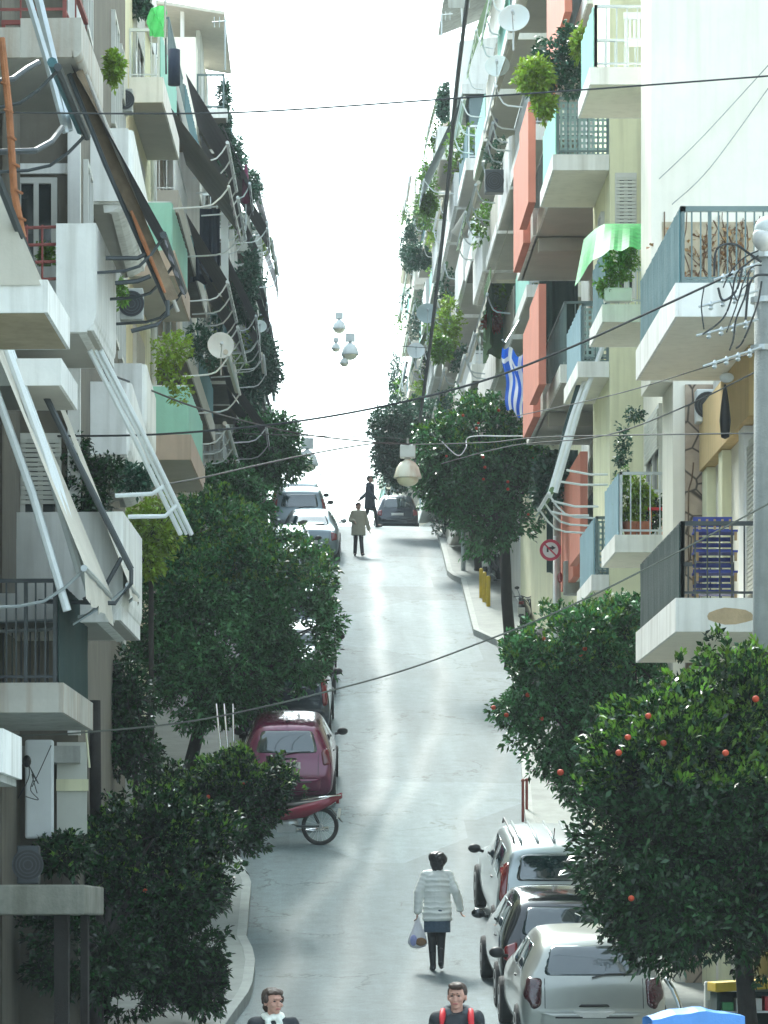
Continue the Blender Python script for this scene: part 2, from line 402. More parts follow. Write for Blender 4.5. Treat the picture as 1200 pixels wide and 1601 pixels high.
# ------------------------------------------------------------ buildings
class Bld:
    """A house front from (Xa, da) to (Xb, db); u runs up the street, v out over it."""
    def __init__(s, side, Xa, da, Xb, db, ztop, label, wall=PALE, depth=9, name='apartment_building', zbot=None, root=None):
        s.side = side; s.L = math.hypot(Xb - Xa, db - da); s.da = da
        t = Vector((Xb - Xa, db - da, 0)).normalized(); s.t = t
        s.n = Vector((t.y, -t.x, 0)) if side < 0 else Vector((-t.y, t.x, 0))
        s.o = Vector((Xa, da, 0)); s.ztop = ztop
        s.root = root or thing(name, label, 'building', (Xa, da, gz(da)), 'apartment buildings lining the street')
        mb = MB(); mb.box(0, s.L, -depth, 0, gz(da) - 1.5 if zbot is None else zbot, ztop, s.F)
        s.wall = mb.build('wall', wall, s.root)
    def F(s, u, v, z): return s.o + s.t * u + s.n * v + Vector((0, 0, z))
    def part(s, name, mb, mat, parent=None, **k): return mb.build(name, mat, parent or s.root, **k)
    def box(s, name, u0, u1, v0, v1, z0, z1, mat, parent=None, **k):
        mb = MB(); mb.box(u0, u1, v0, v1, z0, z1, s.F); return mb.build(name, mat, parent or s.root, **k)
    # door or window in the street front
    def window(s, u0, u1, z0, z1, kind='window', shutter=.0, wm=WOODF):
        mb = MB(); w = .07
        for (a, b, c, d) in ((u0, u1, z1 - w, z1), (u0, u1, z0, z0 + w), (u0, u0 + w, z0 + w, z1 - w), (u1 - w, u1, z0 + w, z1 - w), ((u0 + u1) / 2 - .03, (u0 + u1) / 2 + .03, z0 + w, z1 - w)):
            mb.box(a, b, -.05, .06, c, d, s.F)
        o = s.part(kind, mb, wm)
        g = MB(); g.box(u0 + w + .003, u1 - w - .003, -.05, .025, z0 + w + .003, z1 - w - .003, s.F); g.build('pane', GLASS, o)
        if shutter:
            q = MB(); zz = z1 - w - .004; bot = z1 - (z1 - z0) * shutter
            while zz > bot:
                q.box(u0 + .02, u1 - .02, .062, .085, zz - .05, zz - .006, s.F); zz -= .056
            q.build('shutter', SHUT, o)
    # window in the wall that faces down the street (towards the camera), at street distance u=0
    def sidewin(s, v0, v1, z0, z1, u=0., kind='window', shutter=0):
        mb = MB(); w = .07
        for (a, b, c, d) in ((v0, v1, z1 - w, z1), (v0, v1, z0, z0 + w), (v0, v0 + w, z0 + w, z1 - w), (v1 - w, v1, z0 + w, z1 - w), ((v0 + v1) / 2 - .03, (v0 + v1) / 2 + .03, z0 + w, z1 - w)):
            mb.box(u - .06, u + .04, a, b, c, d, s.F)
        o = s.part(kind, mb, WOODF)
        g = MB(); g.box(u - .025, u + .03, v0 + w + .003, v1 - w - .003, z0 + w + .003, z1 - w - .003, s.F); g.build('pane', GLASS, o)
        if shutter:
            q = MB(); zz = z1 - w; bot = z1 - (z1 - z0) * shutter
            while zz > bot:
                q.box(u - .085, u - .062, v0 + .02, v1 - .02, zz - .05, zz - .006, s.F); zz -= .056
            q.build('shutter', SHUT, o)
    def slab(s, u0, u1, z, dep, th=.2, mat=SOFF, trim=WHITE, v0=-.03, z1off=0):
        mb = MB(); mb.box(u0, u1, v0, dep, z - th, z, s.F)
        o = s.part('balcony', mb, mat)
        t = MB(); e = .035
        t.box(u0 - e, u1 + e, dep + .002, dep + e, z - th - .0, z + .03, s.F)
        t.box(u0 - e, u0 - .002, .004, dep + .0, z - th - .0, z + .03, s.F)
        t.box(u1 + .002, u1 + e, .004, dep + .0, z - th - .0, z + .03, s.F)
        t.build('slab_edge', trim, o)
        return o
    def rail(s, o, u0, u1, z, dep, h=.9, mat=GRMET, front=None, near=None, gap=.11, inset=.06, thick=.02):
        """bars on three sides; front / near may be a solid panel material instead"""
        mb = MB(); v1 = dep - inset; a = u0 + inset; b = u1 - inset; r = .009
        for (p, q) in (((a, v1), (b, v1)), ((a, .02), (a, v1)), ((b, .02), (b, v1))):
            for zz, rr in ((z + h, thick), (z + .1, .014)):
                mb.box(min(p[0], q[0]) - rr, max(p[0], q[0]) + rr, min(p[1], q[1]) - rr, max(p[1], q[1]) + rr, zz - rr, zz + rr, s.F)
            L = max(abs(q[0] - p[0]), abs(q[1] - p[1])); n_ = max(2, int(L / gap))
            for k in range(n_ + 1):
                t = k / n_; x = p[0] + (q[0] - p[0]) * t; y = p[1] + (q[1] - p[1]) * t
                e = r if k % 8 else .02
                mb.box(x - e, x + e, y - e, y + e, z, z + h - .022, s.F)
        rl = s.part('railing', mb, mat, o)
        for tg, mt in (('f', front), ('n', near)):
            if mt:
                q = MB()
                if tg == 'f':
                    n_ = max(2, int((b - a) / .12)); rg = []
                    for k in range(n_ + 1):
                        u = a - .02 + (b - a + .04) * k / n_; w = .012 * math.sin(k * 2.1) + .004 * math.sin(k * 5.3)
                        rg.append([s.F(u, v1 + .03 + w, z + .03), s.F(u, v1 + .03 + w * .6, z + h * .5), s.F(u, v1 + .03 + w, z + h - .01), s.F(u, v1 + .045 + w, z + h - .01), s.F(u, v1 + .045 + w * .6, z + h * .5), s.F(u, v1 + .045 + w, z + .03)])
                    q.ring(rg)
                else:
                    q.box(a - .05, a - .035, .05, v1 + .03, z + .03, z + h, s.F)
                q.build('panel', mt, o)
        return rl
    def parapet(s, o, u0, u1, z, dep, h=1.0, th=.2, mat=WHITE, rnd=0.):
        """solid parapet, its foot rounded under the slab when rnd > 0; z is the slab top"""
        w = .1; q = MB()
        if rnd:
            pr = [(dep - .06, z - th)]
            for k in range(6):
                an = math.pi / 2 * k / 5; pr.append((dep + .04 - rnd + rnd * math.sin(an) + .0, z - th + rnd - rnd * math.cos(an)))
            pr = pr[1:]
            pr += [(dep + .04, z + h), (dep + .04 - w, z + h), (dep + .04 - w, z + .01), (dep - rnd, z + .01)]
            us = [u0, u0 + .03, u0 + .1, u1 - .1, u1 - .03, u1]; ins = [.09, .03, 0, 0, .03, .09]
            q.ring([[s.F(u, max(v - i, 0), zz) for v, zz in pr] for u, i in zip(us, ins)])
            for ua, ub in ((u0 - w, u0 - .002), (u1 + .002, u1 + w)):
                q.box(ua, ub, 0.002, dep - .02, z - th + rnd * .45, z + h - .004, s.F)
        else:
            q.box(u0, u1, dep + .002, dep + w, z - th, z + h, s.F)
            q.box(u0 - w, u0 - .002, .004, dep + w, z - th, z + h, s.F)
            q.box(u1 + .002, u1 + w, .004, dep + w, z - th, z + h, s.F)
        return q.build('parapet', mat, o, smooth=False)
    def awning(s, u0, u1, zf, vf, zw, cloth=None, drop=0., arms=3, arm_mat=STEEL, roll=True, bar=.03, vw=.12, sag=.0, valance=.18, va=0.02):
        """front bar at (vf, zf); cloth from the wall roller at zw down to it; arms back to the wall"""
        mb = MB(); mb.tube([s.F(u0, vf, zf), s.F(u1, vf, zf)], bar, 8)
        o = s.part('awning', mb, arm_mat)
        for k in range(arms):
            u = u0 + .1 + (u1 - u0 - .2) * (k / (arms - 1) if arms > 1 else .5); a = MB()
            zb = zf - .35
            h_ = lambda t: va + (vf - va) * t
            a.tube([s.F(u, va, zb - .05), s.F(u, h_(.55), zb - .02), s.F(u, h_(.72), zb + .03), s.F(u, h_(.86), zb + .16), s.F(u, vf, zf)], .018, 6)
            a.build('awning_arm', arm_mat, o)
        if cloth:
            q = MB(); nu = max(6, int((u1 - u0) / .25)); rg = []
            for k in range(nu + 1):
                u = u0 + (u1 - u0) * k / nu; w = .02 * math.sin(k * 1.7)
                rg.append([s.F(u, vw + (vf - vw) * t, zw + (zf + .04 - zw) * t - sag * math.sin(math.pi * t) + w * t) for t in (0, .25, .5, .75, 1)] +
                          ([s.F(u, vf + .02 + w, zf - valance * (1 + .15 * math.sin(k * 2.3)))] if valance else []) )
            i0 = len(q.v); m_ = len(rg[0])
            for r_ in rg: q.v += [tuple(p) for p in r_]
            for k in range(nu):
                for j in range(m_ - 1):
                    a = i0 + k * m_ + j; q.f.append((a, a + 1, a + m_ + 1, a + m_)); q.mi.append(0)
            q.build('cloth', cloth, o)
        elif roll:
            q = MB(); q.tube([s.F(u0 + .05, vf - .06, zf + .06), s.F(u1 - .05, vf - .06, zf + .06)], .05, 8); q.build('rolled_cloth', BEIGEF if roll is True else roll, o)
        return o
    def curtain(s, u0, u1, v, z0, z1, mat, parent=None, name='curtain', fold=.05, seed=0):
        q = MB(); n_ = max(6, int((u1 - u0) / .07)); rg = []
        rnd = random.Random(seed)
        for k in range(n_ + 1):
            u = u0 + (u1 - u0) * k / n_; w = fold * math.sin(k * 1.25 + rnd.random())
            rg.append([s.F(u, v + w * .5, z1), s.F(u, v + w, (z0 + z1) / 2), s.F(u, v + w * 1.3, z0 + .03 * math.sin(k)), s.F(u, v + w * 1.3 + .012, z0 + .03 * math.sin(k)), s.F(u, v + w + .012, (z0 + z1) / 2), s.F(u, v + w * .5 + .012, z1)])
        q.ring(rg)
        return q.build(name, mat, parent or s.root)
    def cross_curtain(s, u, v0, v1, z0, z1, mat, parent=None, name='curtain', fold=.05):
        q = MB(); n_ = max(6, int((v1 - v0) / .06)); rg = []
        for k in range(n_ + 1):
            v = v0 + (v1 - v0) * k / n_; w = fold * math.sin(k * 1.35 + math.sin(k * .7))
            rg.append([s.F(u + w * .4, v, z1), s.F(u + w, v, (z0 + z1) / 2), s.F(u + w * 1.2, v, z0 + .05 * math.sin(k * .8)), s.F(u + w * 1.2 + .012, v, z0 + .05 * math.sin(k * .8)), s.F(u + w + .012, v, (z0 + z1) / 2), s.F(u + w * .4 + .012, v, z1)])
        q.ring(rg)
        return q.build(name, mat, parent or s.root)

def leaves(name, tips, axes, k, L, W, mat, parent, seed=0, spread=.9):
    rng = np.random.default_rng(seed); n = len(tips) * k
    T = np.repeat(tips, k, 0); A = np.repeat(axes, k, 0)
    d = A + rng.normal(0, spread, (n, 3)); d /= np.linalg.norm(d, axis=1)[:, None] + 1e-9
    sd = np.cross(d, rng.normal(0, 1, (n, 3)) + np.array([0, 0, 1.2])); sd /= np.linalg.norm(sd, axis=1)[:, None] + 1e-9
    l = (L * rng.uniform(.65, 1.25, n))[:, None]; w = (W * rng.uniform(.7, 1.2, n))[:, None]
    nn = np.cross(sd, d); b = T + rng.normal(0, L * .25, (n, 3))
    m = b + d * l * .5 + nn * l * .10
    tp = b + d * l - np.array([0, 0, 1]) * l * .12
    V = np.stack([b, m + sd * w * .5, tp, m - sd * w * .5], 1).reshape(-1, 3)
    return numesh(name, V, n, mat, parent)

def crown_points(lumps, n, seed=0, gap=.0, inner=.25, freq=1.6, up=.35):
    """twig ends in the outer part of overlapping lumps ((c),(r)), thinned by noise so gaps open"""
    rng = np.random.default_rng(seed); pts = []; ax = []
    vol = np.array([r[0] * r[1] * r[2] for c, r in lumps]) ** .75; vol /= vol.sum()
    while len(pts) < n:
        i = rng.choice(len(lumps), p=vol); c, r = lumps[i]
        d = rng.normal(0, 1, 3); d /= np.linalg.norm(d) + 1e-9
        rad = 1 - (1 - inner) * rng.random() ** 2.2
        nzv = noise.noise(Vector((c[0] + d[0] * freq * r[0], c[1] + d[1] * freq * r[1], c[2] + d[2] * freq * r[2])) * 1.1 + Vector((seed, 0, 0)))
        n2 = noise.noise(Vector(d) * 3.1 + Vector((i * 5.1, seed * 2.3, 0)))
        rad *= 1 + .34 * nzv + .26 * n2 + .09 * rng.normal()
        p = np.array(c) + d * np.array(r) * rad
        if gap and noise.noise(Vector(p) * freq + Vector((7.3, seed, 1))) < gap - .5: continue
        pts.append(p); a = d + np.array([0, 0, up]); ax.append(a / (np.linalg.norm(a) + 1e-9))
    return np.array(pts), np.array(ax)

def plant(label, lumps, n=120, k=6, L=.09, W=.045, mat=LEAFT, pot=None, name='potted_plant', cat='plant', group=None, seed=0, gap=0., stems=True, potmat=None):
    """lumps: ellipsoids; pot: (x, y, z of pot base, radius, height)"""
    c0 = Vector(lumps[0][0]); base = Vector(pot[:3]) if pot else Vector((c0.x, c0.y, c0.z - lumps[0][1][2]))
    t = thing(name, label, cat, base, group)
    pts, ax = crown_points(lumps, n, seed, gap)
    leaves('foliage', pts, ax, k, L, W, mat, t, seed)
    if pot:
        q = MB(); r, h = pot[3], pot[4]
        q.lathe([(r * .75, 0), (r, h * .85), (r * 1.1, h * .86), (r * 1.1, h), (r * .9, h), (r * .85, h - .03)], 12, Matrix.Translation(base)); q.build('pot', potmat or POT, t, smooth=False)
    if stems:
        q = MB(); rnd = random.Random(seed)
        for i in range(5):
            e = Vector(pts[rnd.randrange(len(pts))]); b = base + Vector((0, 0, pot[4] if pot else 0))
            q.tube([b, b.lerp(e, .5) + Vector((rnd.uniform(-.05, .05), 0, .05)), e], [.012, .009, .004], 5)
        q.build('stem', BARK, t)
    return t
def lump(x, y, rx, ry, d, rd=None):     # ellipsoid seen at photo pixel x,y with pixel radii
    c = P(x, y, d); k = d / FO
    return (tuple(c), (rx * k, (rd if rd else min(rx, ry) * k * 1.0), ry * k))
GP = 'shrubs growing on the far balconies'
def deco_plant(c, r, seed, side, lb):
    rnd = random.Random(seed)
    lum = [(tuple(c), (r, r, r * .8)), (tuple(Vector(c) + Vector((rnd.uniform(-.3, .3), rnd.uniform(-.4, .4), -r * .7))), (r * .7, r * .8, r * .8))]
    return plant(lb, lum, int(55 + 120 * r), 5, .13, .07, rnd.choice([LEAFT, LEAFY, LEAFB, LEAFT]), None, 'balcony_shrub', 'plant', GP + (' on the left' if side < 0 else ' on the right'), seed, stems=False)

ORD = ('lowest', 'second', 'third', 'fourth', 'fifth')
BAY = ('nearest', 'second', 'third', 'fourth')
def front(b, d0, d1, zs, dep, nb, seed, walls=(WHITE, SOFF), vs=None, awn=.5, plants=.5, cloths=(None,), rails=(GRMET, ALU, STEEL), panels=(None, AQUA, TEAL, BEIGEF), awn_out=.8, ends=True, desc='block', awn_top=True):
    rnd = random.Random(seed)
    for fi, z in enumerate(zs):
        L = (d1 - d0) / nb; dp = vs[fi] if vs else dep
        for k in range(nb):
            u0 = d0 - b.da + k * L + .25; u1 = u0 + L - .5
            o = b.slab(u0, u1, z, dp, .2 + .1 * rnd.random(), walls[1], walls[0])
            t = rnd.random()
            if t < .3: b.parapet(o, u0, u1, z, dp, rnd.uniform(.75, .95), .2, walls[0])
            elif t < .42: b.parapet(o, u0, u1, z, dp, .9, .22, walls[0], rnd=.25)
            else: b.rail(o, u0, u1, z, dp, .92, rnd.choice(rails), rnd.choice(panels), None, gap=.16, thick=.025)
            m = (u0 + u1) / 2
            b.window(m - 1.1, m + .9, z + .02, z + 2.25, 'balcony_door', rnd.choice([0, .3, .7, .9]))
            if rnd.random() < awn and (awn_top or fi < len(zs) - 1):
                cl = rnd.choice(cloths)
                b.awning(u0 + .1, u1 - .1, z + rnd.uniform(.7, 1.3), dp + awn_out * rnd.uniform(.6, 1.1), z + 2.75, cl, arms=rnd.choice([2, 3]), arm_mat=rnd.choice([STEEL, ALU, ALU]), roll=rnd.choice([BEIGEF, BROWNF, GREENC]), vw=dp - .1, va=dp + .05, bar=.035)
            if rnd.random() < plants:
                c = b.F(rnd.uniform(u0 + .5, u1 - .3), dp - .1, z + .9 + rnd.random() * .3)
                deco_plant(c, rnd.uniform(.35, .6), seed * 100 + fi * 10 + k, b.side, f'shrub on the {ORD[fi]} balcony row, {BAY[k]} bay, {desc}')

# ============================================================ LEFT ROW
L0 = Bld(-1, -4.0, 27, -3.555, 40.1, 13, 'dark-railed apartment block at the left edge with cream awnings and a low concrete canopy', GREYP)
uu = lambda b, d: d - b.da
o = L0.slab(uu(L0, 36.7), uu(L0, 40.0), 2.52, 1.2, .28, CONC, RUSTC)
L0.rail(o, uu(L0, 36.7), uu(L0, 40.0), 2.52, 1.2, 1.1, DKMET, DTEAL, None, gap=.1)
L0.window(uu(L0, 37), uu(L0, 39.5), 2.55, 4.8, 'balcony_door', .4)
o = L0.slab(uu(L0, 32.3), uu(L0, 34.3), 5.9, 1.5, .27, M('ochre_soffit', (.42, .34, .22), .9, .2, 2, .1, .3), WHITE)
mb = MB(); mb.ring([[P(-6, 285, 32.2), P(64, 446, 32.2), P(-6, 446, 32.2)], [P(-6, 285, 32.24), P(64, 446, 32.24), P(-6, 446, 32.24)]]); mb.build('side_curtain', BEIGEF, o)
mb = MB(); mb.hexa([P(-6, 285, 32.3), P(64, 446, 32.3), P(64, 446, 34.1), P(-6, 285, 34.1)] + [P(-6, 285, 32.3) + Vector((.02, 0, .02)), P(64, 446, 32.3) + Vector((.02, 0, .02)), P(64, 446, 34.1) + Vector((.02, 0, .02)), P(-6, 285, 34.1) + Vector((.02, 0, .02))]); mb.build('awning_cloth', BEIGEF, o)
o = L0.slab(uu(L0, 31.2), uu(L0, 32.5), 1.42, 1.18, .12, CONC, CONC)
L0.parapet(o, uu(L0, 31.2), uu(L0, 32.5), 1.42, 1.16, .34, .05, WHITE)
L0.box('dark_screen', uu(L0, 36.0), uu(L0, 36.1), .2, .62, 2.0, 3.3, DKMET)
L0.box('canopy_slab', uu(L0, 37.7), uu(L0, 40.0), -.05, 1.36, .14, .46, M('grimy_concrete', (.24, .24, .20), .95, .35, 3, .4, .7), bevel=.02)
L0.box('support_post', uu(L0, 38), uu(L0, 38.22), 1.0, 1.15, -2, .14, BARK)
L0.box('support_post', uu(L0, 38.9), uu(L0, 39.1), 1.2, 1.28, -2, .14, BARK)
L0.awning(uu(L0, 34), uu(L0, 37), 8.3, 1.45, 9.9, None, arms=2, arm_mat=DKMET, roll=TEAL, vw=1.1, va=.1, bar=.04)
q = MB()
for dx, dd in ((0, 34.2), (.09, 34.9), (.2, 35.6)): q.box(dd - L0.da, dd - L0.da + .05, 1.05 + dx * .2, 1.1 + dx * .2, 8.2, 10.6, L0.F)
q = MB(); q.tube([P(42, -10, 36), P(72, 90, 36.1), P(103, 208, 36.2)], .04, 6); q.tube([P(58, -10, 36.3), P(82, 90, 36.3), P(108, 205, 36.3)], .05, 6); q.build('awning_rail', STEEL, L0.root)
# cream awning of the lower flat: cloth falls steeply outwards
L0.awning(uu(L0, 35.3), uu(L0, 38.3), 3.6, 1.58, 6.15, BEIGEF, arms=2, arm_mat=STEEL, vw=.55, va=.1, bar=.035, valance=.3)
L0.awning(uu(L0, 38.6), uu(L0, 39.9), 3.75, 1.75, 6.2, BEIGEF, arms=2, arm_mat=STEEL, vw=.8, va=.1, bar=.03, valance=.1)
q = MB(); q.tube([P(45, 565, 37.4), P(120, 720, 37.6), P(205, 890, 37.9)], .035, 7); q.tube([P(205, 890, 37.9), P(205, 912, 37.9), P(180, 943, 37.9), P(60, 940, 37.9)], .025, 7)
q.tube([P(190, 872, 38.3), P(160, 925, 38.3), P(130, 938, 38.3)], .025, 7); q.build('awning_rail', DKMET, L0.root)
for x, y, d in ((20, 560, 36), (38, 600, 36.6), (0, 620, 35.4)):
    q = MB(); q.tube([P(x - 25, y - 60, d), P(x + 50, y + 150, d), P(x + 105, y + 335, d)], .045, 7); q.build('awning_rail', ALU, L0.root)
q = MB(); q.tube([P(-5, 275, 31.5), P(62, 445, 33)], .04, 6); q.build('awning_rail', DKMET, L0.root)
q = MB(); q.tube([P(2, 60, 33), P(14, 170, 33), P(22, 300, 33), P(36, 372, 33)], .035, 8)
for k in range(6): q.tube([P(8 + k * 5, 130 + k * 42, 33) - Vector((0, 0, .02)), P(9 + k * 5, 134 + k * 42, 33) + Vector((0, 0, .02))], .05, 8)
q.build('rusty_pipe', RUSTP, L0.root)
q = MB(); q.tube([P(-5, 128, 33), P(20, 124, 33.2), P(42, 108, 33.4), P(60, 98, 33.6)], .03, 7); q.tube([P(-5, 238, 33), P(55, 236, 33.3), P(80, 222, 33.6), P(97, 200, 34)], .03, 7); q.build('awning_arm', DKMET, L0.root)

# L1: white block with rounded solid parapets
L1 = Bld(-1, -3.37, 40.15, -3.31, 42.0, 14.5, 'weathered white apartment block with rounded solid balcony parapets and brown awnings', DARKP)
F1 = L1
def l1bal(d0, d1, zb, X, h, rnd=.22, mat=WHITE, rail=None, wv=None):
    v = X + 3.35
    o = F1.slab(d0 - 40.15, d1 - 40.15, zb + .2, v, .2, SOFF, mat, v0=-.03)
    F1.parapet(o, d0 - 40.15, d1 - 40.15, zb + .2, v, h, .2, mat, rnd=rnd)
    return o
def wbal(d0, d1, zb, X, h, vn, rnd=.2, mat=WHITE):
    v = X + 3.42; o = F1.slab(d0 - 40.15, d1 - 40.15, zb + .2, v, .2, SOFF, mat); q = MB(); pr = []
    for k_ in range(6):
        an = math.pi / 2 * k_ / 5; pr.append((v + .06 - rnd + rnd * math.sin(an), zb - .02 + rnd - rnd * math.cos(an)))
    pr += [(v + .06, zb + .2 + h), (v - .06, zb + .2 + h), (v - .06, zb + .21), (v - rnd, zb + .21)]
    a, b_ = d0 - 40.15 - .05, d1 - 40.15
    q.ring([[F1.F(u, vv, zz) for vv, zz in pr] for u in (a, a + .05, (a + b_) / 2, b_)]); q.box(a - .002, a + .1, vn, v - .04, zb - .02, zb + .2 + h - .003, F1.F); q.box(b_ - .1, b_ + .002, 0, v - .04, zb + .02, zb + .2 + h - .003, F1.F)
    q.box(a - .003, a + .09, 0, vn - .002, zb - .02, zb + .3, F1.F); q.build('parapet', mat, o); return o
o1 = wbal(37.9, 40.4, 6.42, -2.2, .95, .85)
o2 = wbal(37.6, 40.2, 9.3, -2.33, .2, .5, .08, RUSTC)
F1.rail(o2, 37.6 - 40.15, 40.2 - 40.15, 9.72, 1.02, .6, REDMET, gap=.9, thick=.025)
o3 = wbal(39.0, 41.7, 3.40, -2.0, 1.0, .3, .3)
o = F1.slab(36.6 - 40.15, 38.3 - 40.15, 5.88, 1.0, .25, SOFF, WHITE)
q = MB()
for k in range(4): q.tube([P(30, 357 + k * 27, 37.9), P(90, 355 + k * 27, 37.9)], .018, 6)
for x in (42, 66): q.tube([P(x, 352, 37.9), P(x, 450, 37.9)], .014, 6)
q.build('railing', REDMET, o1)
F1.awning(37.9 - 40.15, 41.3 - 40.15, 7.45, 2.0, 9.3, BROWNF, arms=3, arm_mat=DKMET, vw=1.0, va=1.05, bar=.04, valance=.1)
WOODY = M('weathered_brown_board', (.17, .125, .075), .85, .35, 6, .3, .5)
q = MB(); q.ring([[P(x + dx, y + dy, d_) for dx, dy, d_ in ((0, 4, 38), (17, -4, 38.1), (17, -4, 38.25), (0, 4, 38.15))] for x, y in ((112, 112), (150, 215), (205, 335), (262, 470))]); q.build('folded_cloth', WOODY, L1.root)
q = MB(); q.tube([P(108, 116, 38), P(165, 258, 38), P(262, 478, 38.2)], .028, 7); q.build('awning_rail', DKMET, L1.root)
q = MB(); q.tube([P(131, 108, 38.4), P(182, 235, 38.4), P(278, 488, 38.6)], .022, 7); q.build('awning_rail', SOFF, L1.root)
q = MB(); q.tube([P(205, 330, 37.95), P(222, 372, 37.95), P(258, 458, 37.95)], [.015, .028, .015], 7); q.build('rusty_end', RUSTP, L1.root)
for dx, r_ in ((0, .03), (9, .02), (17, .03)):
    q = MB(); q.tube([P(140 + dx, 548, 38.6), P(200 + dx, 665, 39), P(282 + dx, 835, 40)], r_, 6); q.build('awning_rail', ALU, L1.root)
q = MB(); q.tube([P(180, 775, 39), P(238, 772, 39), P(256, 760, 39)], .025, 7); q.tube([P(200, 808, 39.3), P(258, 807, 39.3), P(276, 790, 39.3)], .025, 7); q.build('awning_arm', ALU, L1.root)
q = MB(); q.tube([P(232, 395, 38), P(215, 404, 38), P(165, 404, 38)], .025, 7); q.tube([P(262, 470, 38), P(262, 492, 38), P(245, 508, 38), P(205, 518, 38)], .025, 7); q.tube([P(235, 432, 38), P(215, 440, 38), P(180, 443, 38)], .025, 7); q.build('awning_arm', DKMET, L1.root)
# the block's deeper part, nearer the road, seen face on
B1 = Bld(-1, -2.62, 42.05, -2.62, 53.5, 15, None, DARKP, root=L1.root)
B1.sidewin(-.75, -.25, 7.7, 8.95); B1.sidewin(-.7, -.2, 4.5, 5.9, shutter=.6)
B1.box('pilaster', -.12, .0, -.12, .03, 2.3, 14.9, WHITE)
for z_ in (3.9, 8.0, 11.0): B1.window(1.0, 2.1, z_, z_ + 1.4); B1.window(7.4, 8.6, z_ + .3, z_ + 1.9); B1.window(9.3, 10.5, z_ + .3, z_ + 1.9, 'window', .5)
B1.box('lintel', -.05, .0, -2.5, -.125, 9.0, 9.12, WHITE)
B1.box('white_screen', -.5, -.42, -.6, -.26, 1.05, 2.22, ALU, bevel=.03)
B1.box('shutter_panel', -.3, -.24, -.235, .12, 1.1, 2.2, SHUT)
B1.box('shutter_panel', -.34, -.305, -.24, .14, 1.62, 1.76, CREAM)
for z, w in ((9.35, .5), (6.15, .48)):
    o = B1.slab(2.5, 7.0, z, w - .05, .2, SOFF, WHITE); B1.parapet(o, 2.5, 7.0, z, w, .75, .3, WHITE, rnd=.28)
for z, w in ((7.2, .45),):
    o = B1.slab(7.6, 11.0, z, w - .05, .2, SOFF, WHITE); B1.parapet(o, 7.6, 11.0, z, w, .75, .3, WHITE, rnd=.28)
q = MB(); q.tube([P(148, 1095, 44), P(150, 1330, 44)], .075, 10); q.build('drain_pipe', BARK, L1.root, smooth=True)
q = MB(); q.tube([P(118, 1072, 41), P(133, 1088, 41), P(135, 1150, 41), P(140, 1200, 41)], .014, 6); q.build('hose', CREAM, L1.root)
B1.box('ledge', -.45, -.02, -.9, .05, 1.95, 2.15, CONC)

# L2: aqua panelled balconies
L2 = Bld(-1, -3.45, 58, -3.05, 73, 18.3, 'pale apartment block with aqua canvas balcony panels and a green flag on its roof', CREAM)
for z, v in ((16.15, .62), (12.85, .84), (9.35, 1.15)):
    a, b_ = 67 - 58, 72 - 58
    o = L2.slab(a, b_, z, v, .45, SOFF, PINK if z < 16 else WHITE)
    L2.rail(o, a, b_, z, v, .95, ALU, AQUA, AQUA if z < 16 else None, gap=.13, thick=.03)
    L2.window(a + 1, a + 3.2, z + .02, z + 2.3, 'balcony_door', .5)
L2.awning(9, 14, 10.9, 1.9, 12.3, None, arms=2, arm_mat=ALU, vw=1, va=1.0)
L2.awning(9, 14, 14.1, 1.9, 15.6, BROWNF, arms=2, arm_mat=ALU, vw=.8, va=.8)
q = MB(); q.tube([L2.F(14.6, .1, 8), L2.F(14.6, .1, 18)], .06, 8); q.build('drain_pipe', ALU, L2.root)
mb = MB(); mb.box(8.8, 14.9, -4, .25, 18.32, 18.5, L2.F); mb.build('roof_slab', WHITE, L2.root)
# L2b
L3 = Bld(-1, -3.35, 74, -3.0, 90, 19.2, 'beige apartment block with navy blind and brown soffits behind the aqua balconies', PINK)
for z, v, t_ in ((15.8, .72, ALU), (12.6, .92, STEEL), (9.4, 1.1, ALU), (18.6, .6, GRMET)):
    a, b_ = 75.6 - 74, 88.6 - 74
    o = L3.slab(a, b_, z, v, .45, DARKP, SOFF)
    L3.rail(o, a, a + 5.5, z, v, .95, t_, None, None, gap=.13); L3.rail(o, a + 6, b_, z, v, .95, t_, TEAL, None, gap=.13)
    L3.window(a + 1, a + 3.2, z + .02, z + 2.3, 'balcony_door', .5); L3.window(a + 7, a + 9.2, z + .02, z + 2.3, 'balcony_door', .5)
L3.cross_curtain(9.0, .62, 1.32, 15.2, 16.95, NAVYF, name='blind', fold=.07)
L3.box('blind_frame', 8.93, 9.08, 1.35, 1.52, 14.9, 17.0, ALU)
L3.box('white_screen', 6.8, 6.86, .2, .95, 15.9, 17.8, WHITE)
for z in (18.4, 15.4, 12.3):
    for a in (1.8, 7.5):
        L3.awning(a, a + 5, z - 1.5, 1.8, z, BROWNF if z > 13 else None, arms=4, arm_mat=ALU, vw=.9, va=.95, bar=.04, valance=.05)
# roof pergola
mb = MB()


L3.box('roof_hut', 1, 6, -3, .1, 19.3, 20.6, WHITE)

